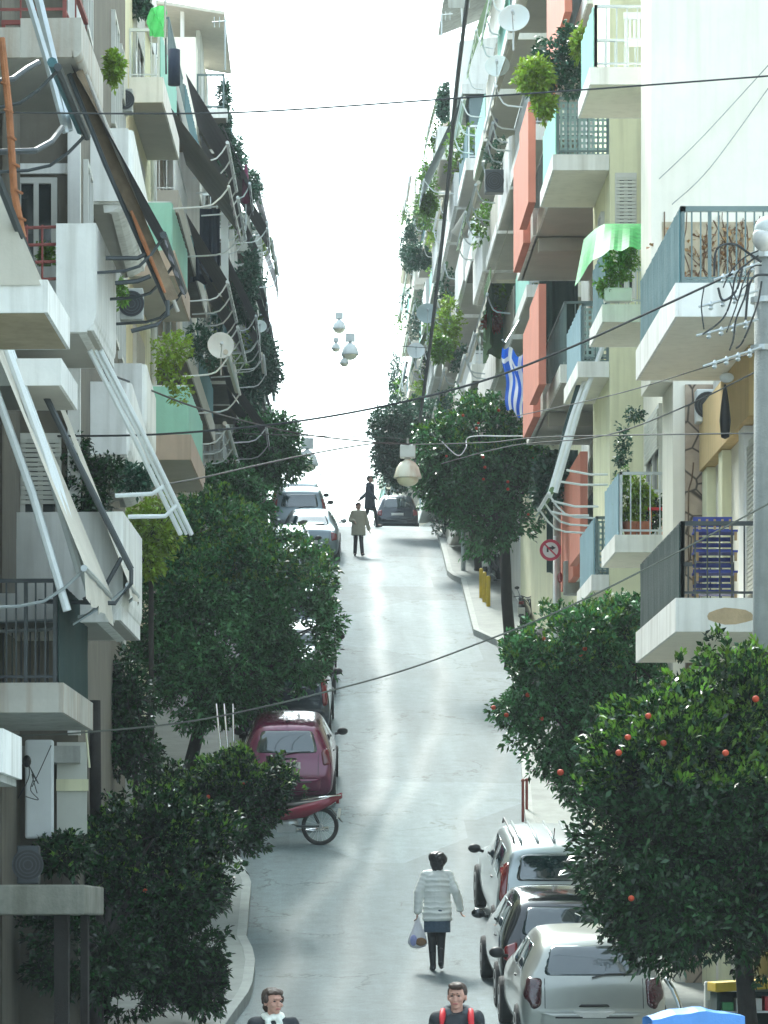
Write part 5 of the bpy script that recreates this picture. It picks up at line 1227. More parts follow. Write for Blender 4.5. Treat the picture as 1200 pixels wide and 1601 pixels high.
# 2. woman lower left
t, J, k = person('young woman with hair tied back, white scarf and black jacket, at the lower edge', xc(427, 31), 31, 1.70, rz=R(4), head_turn=R(24), hair=HAIRB, hairkind='tied', vox=.0065, brow=.6,
    legs=dict(anL=(.09, -.2, .085), knL=(.09, -.12, .49), toL=(.11, -.36, .03), anR=(-.09, .2, .12), toR=(-.1, .05, .03)))
DKJ = M('black_jacket_cloth', (.014, .018, .022), .75, .2, 8, .15)
q = MB(); stack(q, k, [(.80, .20, .14, 0), (.95, .18, .13, 0), (1.12, .155, .115, 0), (1.28, .18, .125, -.0), (1.38, .165, .10, 0), (1.43, .085, .07, 0)]); q.capsule(J['shL'], J['shR'], .066 * k, .066 * k, 14); sleeves(q, J, k, .062, .045); remesh(q, 'jacket', DKJ, t, .01, 2, ruf=.02, rufs=9)
SCARF = M('cream_wool', (.78, .80, .72), .95, .1, 25, .5)
q = MB()
for i in range(13):
    a0, a1 = 2 * math.pi * i / 12, 2 * math.pi * (i + 1) / 12
    f = lambda a: V3(.075 * math.cos(a), .01 + .07 * math.sin(a), 1.452 + .012 * math.sin(a)) * k
    q.capsule(f(a0), f(a1), .034 * k, .034 * k, 10)
q.capsule(V3(.05, -.085, 1.42) * k, V3(.012, -.135, 1.16) * k, .03 * k, .034 * k, 10); q.capsule(V3(-.055, -.085, 1.42) * k, V3(-.012, -.14, 1.14) * k, .03 * k, .034 * k, 10)
remesh(q, 'scarf', SCARF, t, .008, 2, ruf=.014, rufs=22)
trousers(t, J, k, M('dark_jeans', (.02, .026, .04), .85, .2, 20, .2)); shoes(t, J, k, BLACK)
# 3. man lower right
t, J, k = person('young man with black hooded jacket and red backpack straps at the lower edge', xc(714, 31), 31, 1.75, rz=R(-4), head_turn=R(-8), hair=HAIRB, hairkind='short', vox=.0065, build_=1.08,
    legs=dict(anR=(-.09, -.2, .085), knR=(-.09, -.12, .49), toR=(-.11, -.36, .03), anL=(.09, .2, .12), toL=(.1, .05, .03)))
q = MB(); stack(q, k, [(.80, .20, .14, 0), (.95, .19, .135, 0), (1.12, .185, .13, 0), (1.28, .20, .135, -.0), (1.38, .185, .11, 0), (1.44, .09, .08, 0)]); q.capsule(J['shL'], J['shR'], .076 * k, .076 * k, 14); sleeves(q, J, k, .07, .05)
remesh(q, 'jacket', DKJ, t, .01, 2, ruf=.02, rufs=9)
q = MB()
for i in range(12):
    a0 = R(-40) + R(260) * i / 11; q.ell(V3(.10 * math.cos(a0), .02 + .085 * math.sin(a0), 1.455 + .02 * math.sin(a0)) * k, (.035 * k, .035 * k, .045 * k), 10, 8)
remesh(q, 'hood', M('grey_hood_cloth', (.07, .085, .095), .85, .15, 10, .2), t, .01, 2)
for s in (1, -1):
    q = MB(); q.tube([V3(s * .115, .08, 1.44) * k, V3(s * .118, -.03, 1.462) * k, V3(s * .122, -.115, 1.40) * k, V3(s * .13, -.152, 1.28) * k, V3(s * .14, -.135, 1.12) * k, V3(s * .16, -.05, 1.0) * k], [.026, .027, .028, .028, .022, .018], 8); q.build('backpack_strap', M('red_webbing', (.55, .012, .02), .6, .1, 20, .1), t, world=False, smooth=True)
q = MB(); q.ell(V3(0, .2, 1.2) * k, (.15, .1, .24), 16, 10); q.build('backpack', DKJ, t, world=False, smooth=True)
trousers(t, J, k, M('dark_jeans'), .1, .06); shoes(t, J, k, BLACK)
# 4. woman in beige coat near the hilltop
t, J, k = person('older woman in a beige jacket and dark trousers, walking down from the hilltop', xc(560, 104), 104, 1.58, rz=R(8), hair=M('plum_hair', (.06, .02, .035), .6, .2, 20, .2), hairkind='bob', vox=.012, build_=1.15,
    arms=dict(elR=(-.26, .02, 1.15), wrR=(-.17, -.16, 1.08), elL=(.28, .03, 1.12), wrL=(.34, 0, .86)), legs=dict(anL=(.11, -.1, .085), toL=(.13, -.26, .03), anR=(-.10, .08, .10), toR=(-.12, -.06, .03)))
q = MB(); stack(q, k, [(.66, .235, .17, 0), (.9, .225, .165, 0), (1.15, .21, .15, 0), (1.3, .21, .14, 0), (1.38, .185, .12, 0), (1.46, .08, .075, 0)]); q.capsule(J['shL'], J['shR'], .085 * k, .085 * k, 14); sleeves(q, J, k, .085, .06)
remesh(q, 'jacket', M('beige_coat_cloth', (.36, .33, .25), .85, .1, 8, .15), t, .013, 2)
trousers(t, J, k, M('dark_trousers', (.025, .022, .028), .85, .2, 10, .1), .09, .06); shoes(t, J, k, BLACK)
# 5. man in dark blue coat at the crest
t, J, k = person('man in a dark blue coat striding across the crest of the street', xc(578, 119), 119, 1.76, rz=R(68), hair=HAIRD, hairkind='short', vox=.012, build_=1.1, up=-.02,
    arms=dict(elL=(.24, .2, 1.16), wrL=(.26, .42, 1.0), elR=(-.22, -.08, 1.13), wrR=(-.2, -.25, .95)),
    legs=dict(knL=(.08, -.16, .52), anL=(.08, -.22, .1), toL=(.09, -.38, .05), knR=(-.08, .06, .5), anR=(-.08, .3, .14), toR=(-.08, .18, .04)))
q = MB(); stack(q, k, [(.62, .21, .19, 0), (.9, .20, .165, 0), (1.15, .19, .14, 0), (1.3, .2, .135, 0), (1.38, .185, .115, 0), (1.46, .08, .075, 0)]); q.capsule(J['shL'], J['shR'], .08 * k, .08 * k, 14); sleeves(q, J, k, .078, .055)
remesh(q, 'coat', M('dark_blue_wool', (.018, .03, .055), .9, .15, 8, .15), t, .013, 2)
trousers(t, J, k, M('dark_trousers'), .09, .06); shoes(t, J, k, BLACK)

# ============================================================ MOTORCYCLES
def moto(label, X, d, rz, col, up=0., box=False, name='motorcycle', group='motorcycles and scooters parked by the kerb', wr=.30, plate=True, cover=False):
    """local: rear wheel at the origin, front towards +x"""
    t = thing(name, label, 'motorcycle', (X, d, gz(d) + up), group, rz=rz); WB = 1.24; w = False
    Bd = lambda q, n, m, p=t, s=True, **k_: q.build(n, m, p, world=False, smooth=s, **k_)
    for x in (0, WB):
        q = MB(); rr = wr - .034; rg = []
        for i in range(33):
            a = 2 * math.pi * i / 32; c = Vector((x + rr * math.cos(a), 0, wr + rr * math.sin(a)))
            rg.append([c + Vector((math.cos(a) * .036 * math.cos(b), .045 * math.sin(b), math.sin(a) * .036 * math.cos(b))) for b in [2 * math.pi * j / 8 for j in range(8)]])
        q.ring(rg, caps=False); wh = Bd(q, 'wheel', RUBBER)
        q = MB(); rr = wr - .06; rg = []
        for i in range(33):
            a = 2 * math.pi * i / 32; rg.append([Vector((x + (rr + e) * math.cos(a), f, wr + (rr + e) * math.sin(a))) for e, f in ((-.008, -.018), (.008, -.018), (.008, .018), (-.008, .018))])
        q.ring(rg, caps=False); Bd(q, 'rim', CHROME, wh, False)
        q = MB()
        for i in range(18):
            a = 2 * math.pi * i / 18; q.tube([(x + .03 * math.cos(a + .5), .02 * (-1) ** i, wr + .03 * math.sin(a + .5)), (x + rr * math.cos(a), 0, wr + rr * math.sin(a))], .003, 4)
        q.tube([(x, -.05, wr), (x, .05, wr)], .045, 12); Bd(q, 'spokes', STEEL, wh, False)
    q = MB(); q.tube([(WB, .06, wr), (WB - .14, .07, .62), (WB - .22, .05, .92)], .022, 8); Bd(q, 'fork', STEEL)
    q = MB(); q.tube([(WB, -.06, wr), (WB - .14, -.07, .62), (WB - .22, -.05, .92)], .022, 8); Bd(q, 'fork', STEEL)
    q = MB(); q.tube([(0, .07, wr), (.35, .08, wr + .0), (.55, .06, wr + .05)], .02, 6); q.tube([(0, -.07, wr), (.35, -.08, wr), (.55, -.06, wr + .05)], .02, 6)
    q.tube([(.02, -.09, wr), (.16, -.09, .62)], .026, 8); Bd(q, 'frame', DKMET)
    q = MB(); q.ell((.56, 0, .36), (.20, .10, .13), 14, 10); q.box(.4, .72, -.09, .09, .22, .34); Bd(q, 'engine', STEEL, s=False)
    q = MB(); q.tube([(.6, -.11, .3), (.3, -.13, .24), (-.12, -.13, .28)], [.02, .035, .045], 8); Bd(q, 'exhaust', CHROME)
    q = MB(); q.ring([[Vector((x, yy * wd, z + zz * hh)) for yy, zz in ((-1, -.6), (-1, .3), (-.5, 1), (.5, 1), (1, .3), (1, -.6))] for x, z, wd, hh in ((-.26, .80, .04, .02), (-.2, .77, .07, .05), (.05, .70, .10, .06), (.4, .66, .12, .06), (.6, .66, .10, .05))]); Bd(q, 'seat', BLACK)
    # tail and side fairings
    q = MB(); q.ring([[Vector((x, yy * wd, z + zz * hh)) for yy, zz in ((-1, -1), (-1, 1), (1, 1), (1, -1))] for x, z, wd, hh in ((-.38, .84, .05, .045), (-.1, .70, .10, .075), (.25, .58, .14, .11), (.6, .50, .14, .08), (.9, .62, .13, .12), (1.05, .80, .10, .10))]); Bd(q, 'fairing', col)
    q = MB(); q.ring([[Vector((x, yy * wd, z + zz * hh)) for yy, zz in ((-1, -1), (-1, 1), (1, 1), (1, -1))] for x, z, wd, hh in ((.95, .42, .16, .18), (1.02, .72, .19, .12), (1.02, .88, .10, .06))]); Bd(q, 'leg_shield', col)
    q = MB(); q.tube([(-.36, .08, .84), (0, .11, .80), (.3, .11, .76)], .012, 6); q.tube([(-.36, -.08, .84), (0, -.11, .80), (.3, -.11, .76)], .012, 6); q.tube([(-.36, .08, .84), (-.36, -.08, .84)], .012, 6); Bd(q, 'rack', CHROME)
    q = MB(); q.tube([(WB - .3, -.33, 1.0), (WB - .24, -.15, 1.03), (WB - .22, 0, .98), (WB - .24, .15, 1.03), (WB - .3, .33, 1.0)], .014, 6); hb_ = Bd(q, 'handlebar', DKMET)
    for s in (-1, 1):
        q = MB(); q.tube([(WB - .25, s * .18, 1.03), (WB - .22, s * .25, 1.2)], .007, 5); q.ell((WB - .22, s * .26, 1.23), (.012, .06, .04), 12, 8); Bd(q, 'mirror', BLACK, hb_)
    q = MB(); q.ell((WB - .12, 0, .93), (.07, .09, .08), 14, 10); Bd(q, 'headlight', CLR)
    q = MB(); q.box(-.34, -.29, -.06, .06, .70, .77); Bd(q, 'tail_light', RED, s=False)
    q = MB(); q.hexa([Vector(p) for p in ((-.33, -.09, .62), (-.33, .09, .62), (-.35, .09, .62), (-.35, -.09, .62), (-.30, -.09, .44), (-.30, .09, .44), (-.32, .09, .44), (-.32, -.09, .44))]); Bd(q, 'number_plate', PLATE, s=False)
    q = MB(); q.ring([[Vector((x, yy, z)) for yy in (-.06, .06)] + [Vector((x, yy, z - .015)) for yy in (.06, -.06)] for x, z in ((.2, .60), (0, .66), (-.2, .62), (-.38, .40))]); Bd(q, 'mudguard', BLACK, s=False)
    if box: q = MB(); q.box(-.42, -.1, -.18, .18, .86, 1.14); Bd(q, 'top_box', BLACK, s=False, bevel=.03)
    if cover:
        q = MB(); q.ring([[Vector((x, .30 * w_ * math.cos(b), .12 + h_ * max(0, math.sin(b)))) for b in [math.pi * j / 10 for j in range(11)]] for x, w_, h_ in ((-.4, .4, .6), (-.2, .9, .85), (.4, 1, .78), (1.0, 1.2, 1.05), (1.3, .8, .8), (1.5, .3, .4))]); Bd(q, 'cover', M('dark_cover_cloth', (.02, .028, .03), .7, .2, 3, .3))
    return t
MRED = paint('dark_red_motorcycle_paint', (.22, .01, .035), .2, .25)
dm = 59.4
moto('dark red motorcycle with spoked wheels and chrome rack, parked crosswise behind the maroon car', xc(500, dm), dm, R(168), MRED, wr=.32)
moto('black motorcycle with box parked on the pavement by the yellow posts', xc(762, 95.5), 95.5, R(75), BLKP, .13, box=True)
moto('dark scooter seen from the rear between tree trunk and pale wall', xc(817, 85), 85, R(80), BLKP, .13)
moto('motorcycle under a dark cover next to the round sign', xc(838, 78), 78, R(84), DBLU, .13, cover=True)

# ============================================================ POLES, LAMPS, SIGN
def pole(label, x, d, ytop, r, mat, zb=None, name='utility_pole'):
    X = xc(x, d); zt = (VY - ytop) * d / FO; z0 = gz(d) if zb is None else zb
    t = thing(name, label, 'pole', (X, d, z0), 'utility poles')
    q = MB(); q.tube([(X, d, z0 - .2), (X, d, (z0 + zt) / 2), (X, d, zt)], [r * 1.15, r * 1.05, r * .85], 14); q.build('shaft', mat, t, smooth=True)
    return t
p1 = pole('thick grey concrete pole at the right edge carrying tangled cables', 1194, 38, 375, .12, M('pole_concrete', (.26, .28, .27), .9, .2, 3, .3, .4))
for z in (400, 470, 545):
    c = P(1192, z, 38); q = MB(); q.tube([c + Vector((0, 0, -.03)), c + Vector((0, 0, .03))], .135, 14); q.build('steel_band', STEEL, p1)
for (x0, y0, x1, y1) in ((1190, 410, 1115, 438), (1185, 455, 1092, 480), (1185, 500, 1088, 525), (1190, 543, 1098, 573)):
    q = MB(); a, b_ = P(x0, y0, 37.85), P(x1, y1, 37.8); q.tube([a, b_], .014, 6)
    for i in range(1, 5):
        c = a.lerp(b_, i / 5); q.lathe([(.012, -.05), (.03, -.03), (.018, -.01), (.03, .01), (.018, .03), (.006, .05)], 8, Matrix.Translation(c + Vector((0, -.0, -.02))))
    q.build('insulator_bracket', STEEL, p1)
pole('slim grey pole behind the round sign and the steel awning rails', 870, 66.5, 715, .075, CONC)
pole('thin pole standing in the trees at the top of the right row', 724, 99, 610, .06, STEEL)
pl2 = pole('thin steel pole holding the round turn sign', 867, 65.6, 838, .03, ALU, name='sign_pole')
# the sign
c = P(860, 860, 65.4); sg = thing('road_sign', 'round white sign with red rim and a crossed-out black turn arrow', 'road sign', c)
rot = Matrix.Translation(c) @ Matrix.Rotation(R(90), 4, 'X')
q = MB(); q.lathe([(.155, 0), (.158, .01), (.157, .012), (.001, .013)], 32, rot); q.build('face', PLAST, sg)
q = MB(); q.ring([[rot @ Vector((r * math.cos(a), r * math.sin(a), z)) for r, z in ((.145, 0), (.2, 0), (.2, .02), (.145, .02))] for a in [2 * math.pi * j / 40 for j in range(41)]], caps=False); q.build('rim', M('sign_red', (.45, .03, .07), .5, .15, 8, 0), sg)
q = MB(); q.box(-.075, -.045, -.0, .0, 0, 0); q = MB()
S = lambda pts, z: [rot @ Vector((x, y, z)) for x, y in pts]
arrow = [(-.07, -.04), (-.07, .055), (.02, .055), (.02, .085), (.10, .04), (.02, -.005), (.02, .02), (-.035, .02), (-.035, -.04)]
q.ring([S(arrow, .014), S(arrow, .019)]); q.build('arrow', BLACK, sg)
q = MB(); q.ring([S([(-.12, .10), (-.10, .12), (.12, -.10), (.10, -.12)], .021), S([(-.12, .10), (-.10, .12), (.12, -.10), (.10, -.12)], .025)]); q.build('diagonal_bar', M('sign_red'), sg)
c = P(894, 903, 65); bx = thing('utility_box', 'grey metal utility cabinet fixed beside the round sign pole', 'cabinet', c)
q = MB(); q.box(c.x - .16, c.x + .16, c.y - .1, c.y + .1, c.z - .32, c.z + .3); q.build('cabinet_body', CONC, bx, bevel=.015)
q = MB(); q.box(c.x - .13, c.x + .13, c.y - .115, c.y - .102, c.z - .28, c.z + .26); q.build('cabinet_door', GREYP, bx)
c = P(875, 903, 65.3); rs = MB(); rs.ell(c, (.05, .015, .1), 16, 10); tag(rs.build('red_reflector', RED, smooth=True), 'small red oval reflector beside the grey cabinet', 'reflector')

def hang_lamp(label, x, y, d, rd, box=True, mat=None, group='street lamps hanging over the street', tilt=0):
    c = P(x, y, d); t = thing('street_lamp', label, 'lamp', c, group)
    r_ = Matrix.Translation(c) @ Matrix.Rotation(tilt, 4, 'Y')
    q = MB(); q.lathe([(rd, -.0), (rd * 1.02, .015), (rd * .93, rd * .35), (rd * .8, rd * .8), (rd * .55, rd * 1.15), (rd * .25, rd * 1.32), (rd * .22, rd * 1.4), (rd * .9, .02)][:7] , 28, r_); q.build('lamp_shade', mat or M('rusty_enamel', (.85, .85, .76), .5, .1, 3, .05, rust=(.40, .19, .05)), t, smooth=True)
    q = MB(); q.ell(c + Vector((0, 0, -.01)), (rd * .80, rd * .80, rd * .55), 20, 12); q.build('bowl_lens', M('milky_lens', (.85, .82, .62), .3, .1, 3, 0), t, smooth=True)
    if box:
        q = MB(); q.box(c.x - rd * .55, c.x + rd * .55, c.y - rd * .4, c.y + rd * .4, c.z + rd * 1.5, c.z + rd * 2.4); q.build('ballast_box', M('pale_grey_casing', (.75, .8, .8), .6, .1, 3, .05), t, bevel=.012)
        q = MB(); q.tube([c + Vector((0, 0, rd * 2.4)), c + Vector((0, 0, rd * 2.95))], .02, 6); q.tube([c + Vector((0, 0, rd * 1.3)), c + Vector((0, 0, rd * 1.55))], .05, 8); q.build('hanger', STEEL, t)
    return t
hang_lamp('large bell-shaped street lamp with rusty rim hanging in front of the right trees', 637, 748, 64, .25)
FL = M('enamel_grey', (.8, .85, .85), .5, .1, 3, .05)
for x, y, rd, lb in ((530, 515, .22, 'topmost of the small lamps hanging against the white sky'), (547, 555, .28, 'biggest of the small lamps hanging against the white sky'), (525, 546, .15, 'small dark lamp left of the biggest sky lamp'), (538, 569, .15, 'lowest and palest of the small lamps in the sky'), (480, 728, .36, 'faint wide lamp beside the dark tree on the left, above the car roofs')):
    hang_lamp(lb, x, y, 112, rd, True, FL)
c = P(1190, 368, 37.6); t = thing('street_lamp', 'white domed street lamp head on top of the thick concrete pole', 'lamp', c, 'street lamps hanging over the street')
q = MB(); q.ell(c + Vector((.05, 0, .05)), (.13, .18, .15), 20, 14); q.build('lamp_dome', M('dull_lamp_casing', (.5, .54, .52), .7, .1, 4, .1), t, smooth=True)
q = MB(); q.ell(c + Vector((.03, 0, -.03)), (.13, .18, .14), 20, 14); q.build('lens', CLR, t, smooth=True)

# ============================================================ CABLES
def cable(label, pts, r=.012, name='overhead_cable', mat=CABLE):
    P_ = [P(*p) for p in pts]; n = len(P_)
    out = []
    for i in range(n - 1):
        p0, p1_, p2, p3 = P_[max(i - 1, 0)], P_[i], P_[i + 1], P_[min(i + 2, n - 1)]
        for s_ in range(8):
            u = s_ / 8; out.append(.5 * ((2 * p1_) + (p2 - p0) * u + (2 * p0 - 5 * p1_ + 4 * p2 - p3) * u * u + (3 * p1_ - p0 - 3 * p2 + p3) * u ** 3))
    out.append(P_[-1]); q = MB(); q.tube(out, r, 6)
    return tag(q.build(name, mat), label, 'cable', 'cables strung across the street')
cable('thin cable crossing the top of the view in front of both house rows', [(-20, 176, 34), (200, 178, 34), (400, 175, 34), (700, 155, 34), (950, 138, 34), (1230, 117, 34)], .009)
cable('thick twisted cable sagging from the concrete pole down to the left across mid view', [(90, 682, 42), (250, 679, 41), (440, 662, 40.5), (600, 635, 40), (750, 597, 39.5), (880, 548, 39), (1000, 495, 38.4), (1145, 428, 37.8)], .013)
cable('cable falling from the bracket on the left houses to the hanging bell lamp', [(30, 548, 42), (100, 560, 44), (210, 600, 50), (300, 635, 54), (400, 663, 58), (480, 680, 60), (590, 692, 63), (645, 695, 64)], .014)
cable('cable rising from the left over the tree to the hanging bell lamp', [(60, 790, 44), (160, 773, 46), (300, 750, 52), (400, 728, 56), (500, 707, 60), (590, 693, 63), (645, 695, 64)], .014)
cable('level cable from the hanging bell lamp to the right edge', [(645, 695, 64), (760, 692, 55), (840, 684, 50), (1000, 680, 44), (1230, 677, 38)], .010)
cable('long low cable across the whole street in front of the maroon car', [(15, 1150, 39), (130, 1145, 38.8), (330, 1122, 38.5), (590, 1060, 38), (760, 1001, 37.6), (900, 943, 37.4), (1050, 868, 37.2), (1230, 772, 37)], .010, mat=M('grey_cable', (.12, .13, .11), .7, .1, 2, 0))
cable('thin cable curving below the balconies at right towards the concrete pole', [(690, 725, 62), (800, 697, 55), (940, 682, 48), (1060, 640, 43), (1200, 572, 38), (1230, 560, 38)], .009)
cable('thin cable under the lower edge of the big right balcony', [(800, 652, 56), (960, 617, 45), (1090, 578, 41), (1190, 548, 38)], .007)
cable('very thin pale cable carrying the small lamps across the sky', [(400, 552, 112), (470, 545, 112), (530, 540, 112), (600, 540, 112), (680, 545, 112)], .012, mat=M('grey_cable'))
cable('faint level cable from left houses to the right trees below the crossing wires', [(380, 678, 80), (480, 681, 80), (600, 684, 80), (650, 690, 80)], .012, mat=M('grey_cable'))
cable('dark heavy cable hanging down the front of the right row', [(733, -20, 70), (712, 150, 74), (700, 290, 80), (686, 420, 86), (672, 540, 92), (655, 665, 100), (648, 720, 104)], .045)
cable('pale cable looping in front of the wide orange tree with fruits', [(690, 690, 70), (715, 712, 70), (728, 700, 70), (735, 683, 70), (800, 682, 68), (880, 681, 66)], .012, mat=ALU)
cable('diagonal cable shadow modelled as a thin strip on the upper right blank wall, left one', [(1030, 280, 47.9), (1100, 212, 47.9), (1210, 92, 47.9)], .008, 'cable_shadow', GREYP)  # thin grey tube on the plaster drawn as a cable's cast shadow
cable('diagonal cable shadow modelled as a thin strip on the upper right blank wall, right one', [(1050, 320, 47.9), (1110, 262, 47.9), (1210, 125, 47.9)], .008, 'cable_shadow', GREYP)  # second cast shadow of a cable, likewise a grey tube
wv = [(490, 728), (500, 742), (508, 735), (517, 733), (523, 748), (530, 744), (538, 752), (543, 765), (548, 745), (555, 748), (562, 741), (570, 744), (580, 730)]
cable('wavy festoon string hanging over the crest of the street', [(x, y, 108) for x, y in wv], .016, 'festoon_string', M('grey_cable'))
# tangled leads round the concrete pole
rn = random.Random(8)
TG = [[(1185, 392), (1160, 405), (1140, 428), (1130, 450)], [(1185, 400), (1168, 412), (1150, 430), (1142, 470), (1128, 500), (1098, 523)], [(1116, 432), (1118, 395), (1130, 383), (1150, 383), (1168, 395), (1190, 410)], [(1190, 415), (1175, 418), (1162, 440), (1150, 480), (1135, 520)], [(1190, 440), (1185, 470), (1175, 500), (1160, 535), (1150, 545)],
      [(1160, 420), (1150, 455), (1130, 470), (1122, 450)], [(1100, 450), (1096, 480), (1100, 515)], [(1170, 425), (1165, 460), (1150, 500), (1146, 530), (1140, 548)], [(1200, 430), (1180, 432), (1170, 450), (1165, 500)], [(1140, 440), (1152, 470), (1160, 452), (1175, 440)]]
TL = ('short top', 'long sagging', 'high arching', 'thick drooping', 'rightmost drooping', 'small hooked', 'leftmost thin', 'steep middle', 'stubby right', 'little looped')
for i, tg in enumerate(TG):
    cable(TL[i] + ' black lead in the tangle on the concrete pole', [(x, y, 37.7 - .02 * i) for x, y in tg], .008 + .003 * (i % 3), 'hanging_lead')['group'] = 'tangled leads on the concrete pole'
TG = [[(45, 1195), (52, 1215), (48, 1235), (60, 1250), (40, 1245)], [(42, 1190), (60, 1225), (50, 1210), (58, 1240)], [(80, 1165), (62, 1205), (50, 1230)], [(28, 1248), (45, 1215), (44, 1190)]]
for i, tg in enumerate(TG):
    cable(('zigzag', 'inner', 'long straight', 'leftmost upright')[i] + ' thin black lead beside the white screen at lower left', [(x, y, 40 - .02 * i) for x, y in tg], .006, 'hanging_lead')['group'] = 'curling leads at lower left'
c = P(42, 1190, 40); q = MB(); q.ell(c, (.05, .05, .07), 12, 8); tag(q.build('junction_box', BLACK, smooth=True), 'small black junction box beside the white screen at lower left', 'junction box')
c = P(70, 545, 41.5); q = MB(); q.tube([c + Vector((-.35, 0, 0)), c + Vector((.12, 0, .02))], .03, 8)
for i in range(3): q.lathe([(.02, -.06), (.045, -.03), (.03, 0), (.045, .03), (.02, .06)], 10, Matrix.Translation(c + Vector((-.0 + .07 * i, 0, .05))))
tag(q.build('cable_bracket', STEEL), 'steel cable bracket with white insulators between the left balconies', 'bracket')

# ============================================================ DISHES, AIR CONDITIONERS
def dish(label, x, y, d, r, mat=DISH, az=0., el=20, group='satellite dishes'):
    c = P(x, y, d); t = thing('satellite_dish', label, 'satellite dish', c, group)
    rt = Matrix.Translation(c) @ Matrix.Rotation(R(az), 4, 'Z') @ Matrix.Rotation(R(90 - el), 4, 'X')
    q = MB(); q.lathe([(.01, -.12 * r * 2)] + [(r * k_ / 6, -.24 * r + .24 * r * (k_ / 6) ** 2) for k_ in range(1, 7)] + [(r * 1.02, .0), (r * .98, -.03)] + [(r * k_ / 6, -.24 * r - .02 + .24 * r * (k_ / 6) ** 2) for k_ in range(5, 0, -1)], 28, rt); q.build('reflector', mat, t, smooth=True)
    q = MB(); f = rt @ Vector((0, 0, r * .8)); q.tube([rt @ Vector((0, -r * .9, 0)), f], .012, 5); q.tube([f, f + (c - f).normalized() * .12], .03, 8); q.build('feed_arm', STEEL, t)
    q = MB(); q.tube([rt @ Vector((0, 0, -.24 * r)), c + Vector((0, .15, -.1)), c + Vector((0, .15, -r - .3))], .02, 6); q.build('mast', STEEL, t)
dish('big pale satellite dish at the very top of the right row', 803, 28, 68, .30, az=-12)
dish('smaller satellite dish just below the big one on the right row', 777, 103, 71, .245, az=-8)
dish('small bright round dish low on the hazy right fronts', 650, 548, 118, .29, PLAST)
dish('grey-green dish in the middle of the far right fronts', 668, 490, 108, .34, M('grey_dish', (.3, .38, .38), .5, .1, 2, 0))
dish('big white disc standing on a dark balcony of the left row', 345, 540, 67, .25, PLAST, az=8, el=5)
dish('pale round disc on the far left corner above the bulging bush', 406, 510, 103, .2, DISH, az=5)
def acunit(label, x, y, d, w=.75, h=.52, dp=.28, rz=0, mat=PLAST):
    c = P(x, y, d); t = thing('air_conditioner', label, 'air conditioner', c, 'air conditioner units on the fronts', rz=rz)
    q = MB(); q.box(-w / 2, w / 2, -dp / 2, dp / 2, -h / 2, h / 2); q.build('casing', mat, t, world=False, bevel=.015)
    q = MB(); m_ = Matrix.Translation((-w * .0, -dp / 2 - .005, 0)) @ Matrix.Rotation(R(90), 4, 'X')
    for r in [h * t_ for t_ in (.12, .22, .31, .40)]: q.ring([[m_ @ Vector(((r + e) * math.cos(a), (r + e) * math.sin(a), f)) for e, f in ((-.006, 0), (.006, 0), (.006, .012), (-.006, .012))] for a in [2 * math.pi * j / 24 for j in range(25)]], caps=False)
    q.build('fan_grille', DKMET, t, world=False)
    q = MB(); q.lathe([(h * .41, -.002), (h * .41, .003), (.01, .004)], 24, m_); q.build('fan', BLACK, t, world=False)
acunit('air conditioner under the pale balcony with aqua panel, upper left', 196, 160, 52, .22, .34, mat=CONC)
acunit('grey grilled air conditioner behind the rounded white parapet', 206, 478, 45, .3, .4, mat=CONC)
acunit('dark old air conditioner on the low concrete canopy at lower left', 45, 1352, 38.6, .24, .42, mat=DKMET)
acunit('white air conditioner on the stone-clad strip by the ochre wall', 1104, 636, 47.6, .3, .44)
acunit('dark unit hanging on the white front right of the brown rolled awning', 772, 285, 76, .4, .5, mat=DKMET)

# ============================================================ FLAGS, NET, SMALL THINGS
FB = M('flag_blue', (.02, .13, .62), .7, .08, 6, .1, trans=.25); FW = M('flag_white', (.75, .78, .8), .7, .05, 6, .1, trans=.25)
def flag(label, x, y, d, Ln=1.6, Wd=1.05, pole_to=(818, 560), scale=1.):
    c = P(x, y, d); t = thing('national_flag', label, 'flag', c, 'flags')
    nu, nv = 40, 27; Vv = []; mi = []; q = MB(); q.mats = None
    def pt(i, j):
        u = i / nu; v = j / nv
        return c + Vector(((-.04 + .10 * u + v * (.62 - .12 * u) - .03 * math.sin(u * 9)) * scale, (.10 * math.sin(v * 14 + u * 3) + .03 * math.sin(u * 11)) * scale, (-u * Ln - v * .34 - .05 * math.sin(v * 14 + 1)) * scale))
    G = [[pt(i, j) for j in range(nv + 1)] for i in range(nu + 1)]
    for i in range(nu):
        for j in range(nv):
            st = j // 3; wht = st % 2 == 1
            if i < 15 and j < 15: wht = (6 <= i <= 8) or (6 <= j <= 8)
            q.cur = 1 if wht else 0
            q.face([G[i][j], G[i][j + 1], G[i + 1][j + 1], G[i + 1][j]])
    q.build('cloth', [FB, FW], t)
    bm = None
    q = MB(); q.tube([P(pole_to[0], pole_to[1], d + 1.5), c + Vector((.02, 0, .05)), c + Vector((-.05, -.1, .1))], .018, 6); q.build('flagpole', STEEL, t)
flag('blue and white striped flag with a cross hanging limp in front of the terracotta panels', 788, 540, 72, 1.28, 1.05, (830, 470))
flag('second paler striped flag partly behind the first one', 812, 562, 76, .95, .8, (846, 520), .72)
c = P(258, 8, 66); t = thing('green_flag', 'ragged green cloth banner on a stick at the top left roof', 'banner', c); q = MB(); rg = []
for i in range(9):
    u = i / 8; rg.append([c + Vector((-.32 * u + .04 * math.sin(v * 7 + i), .05 * math.sin(i * 1.7 + v), -.08 * u - v * .62 * (1 - .2 * u))) for v in (0, .25, .5, .75, 1)])
i0 = 0
for r_ in rg: q.v += [tuple(p) for p in r_]
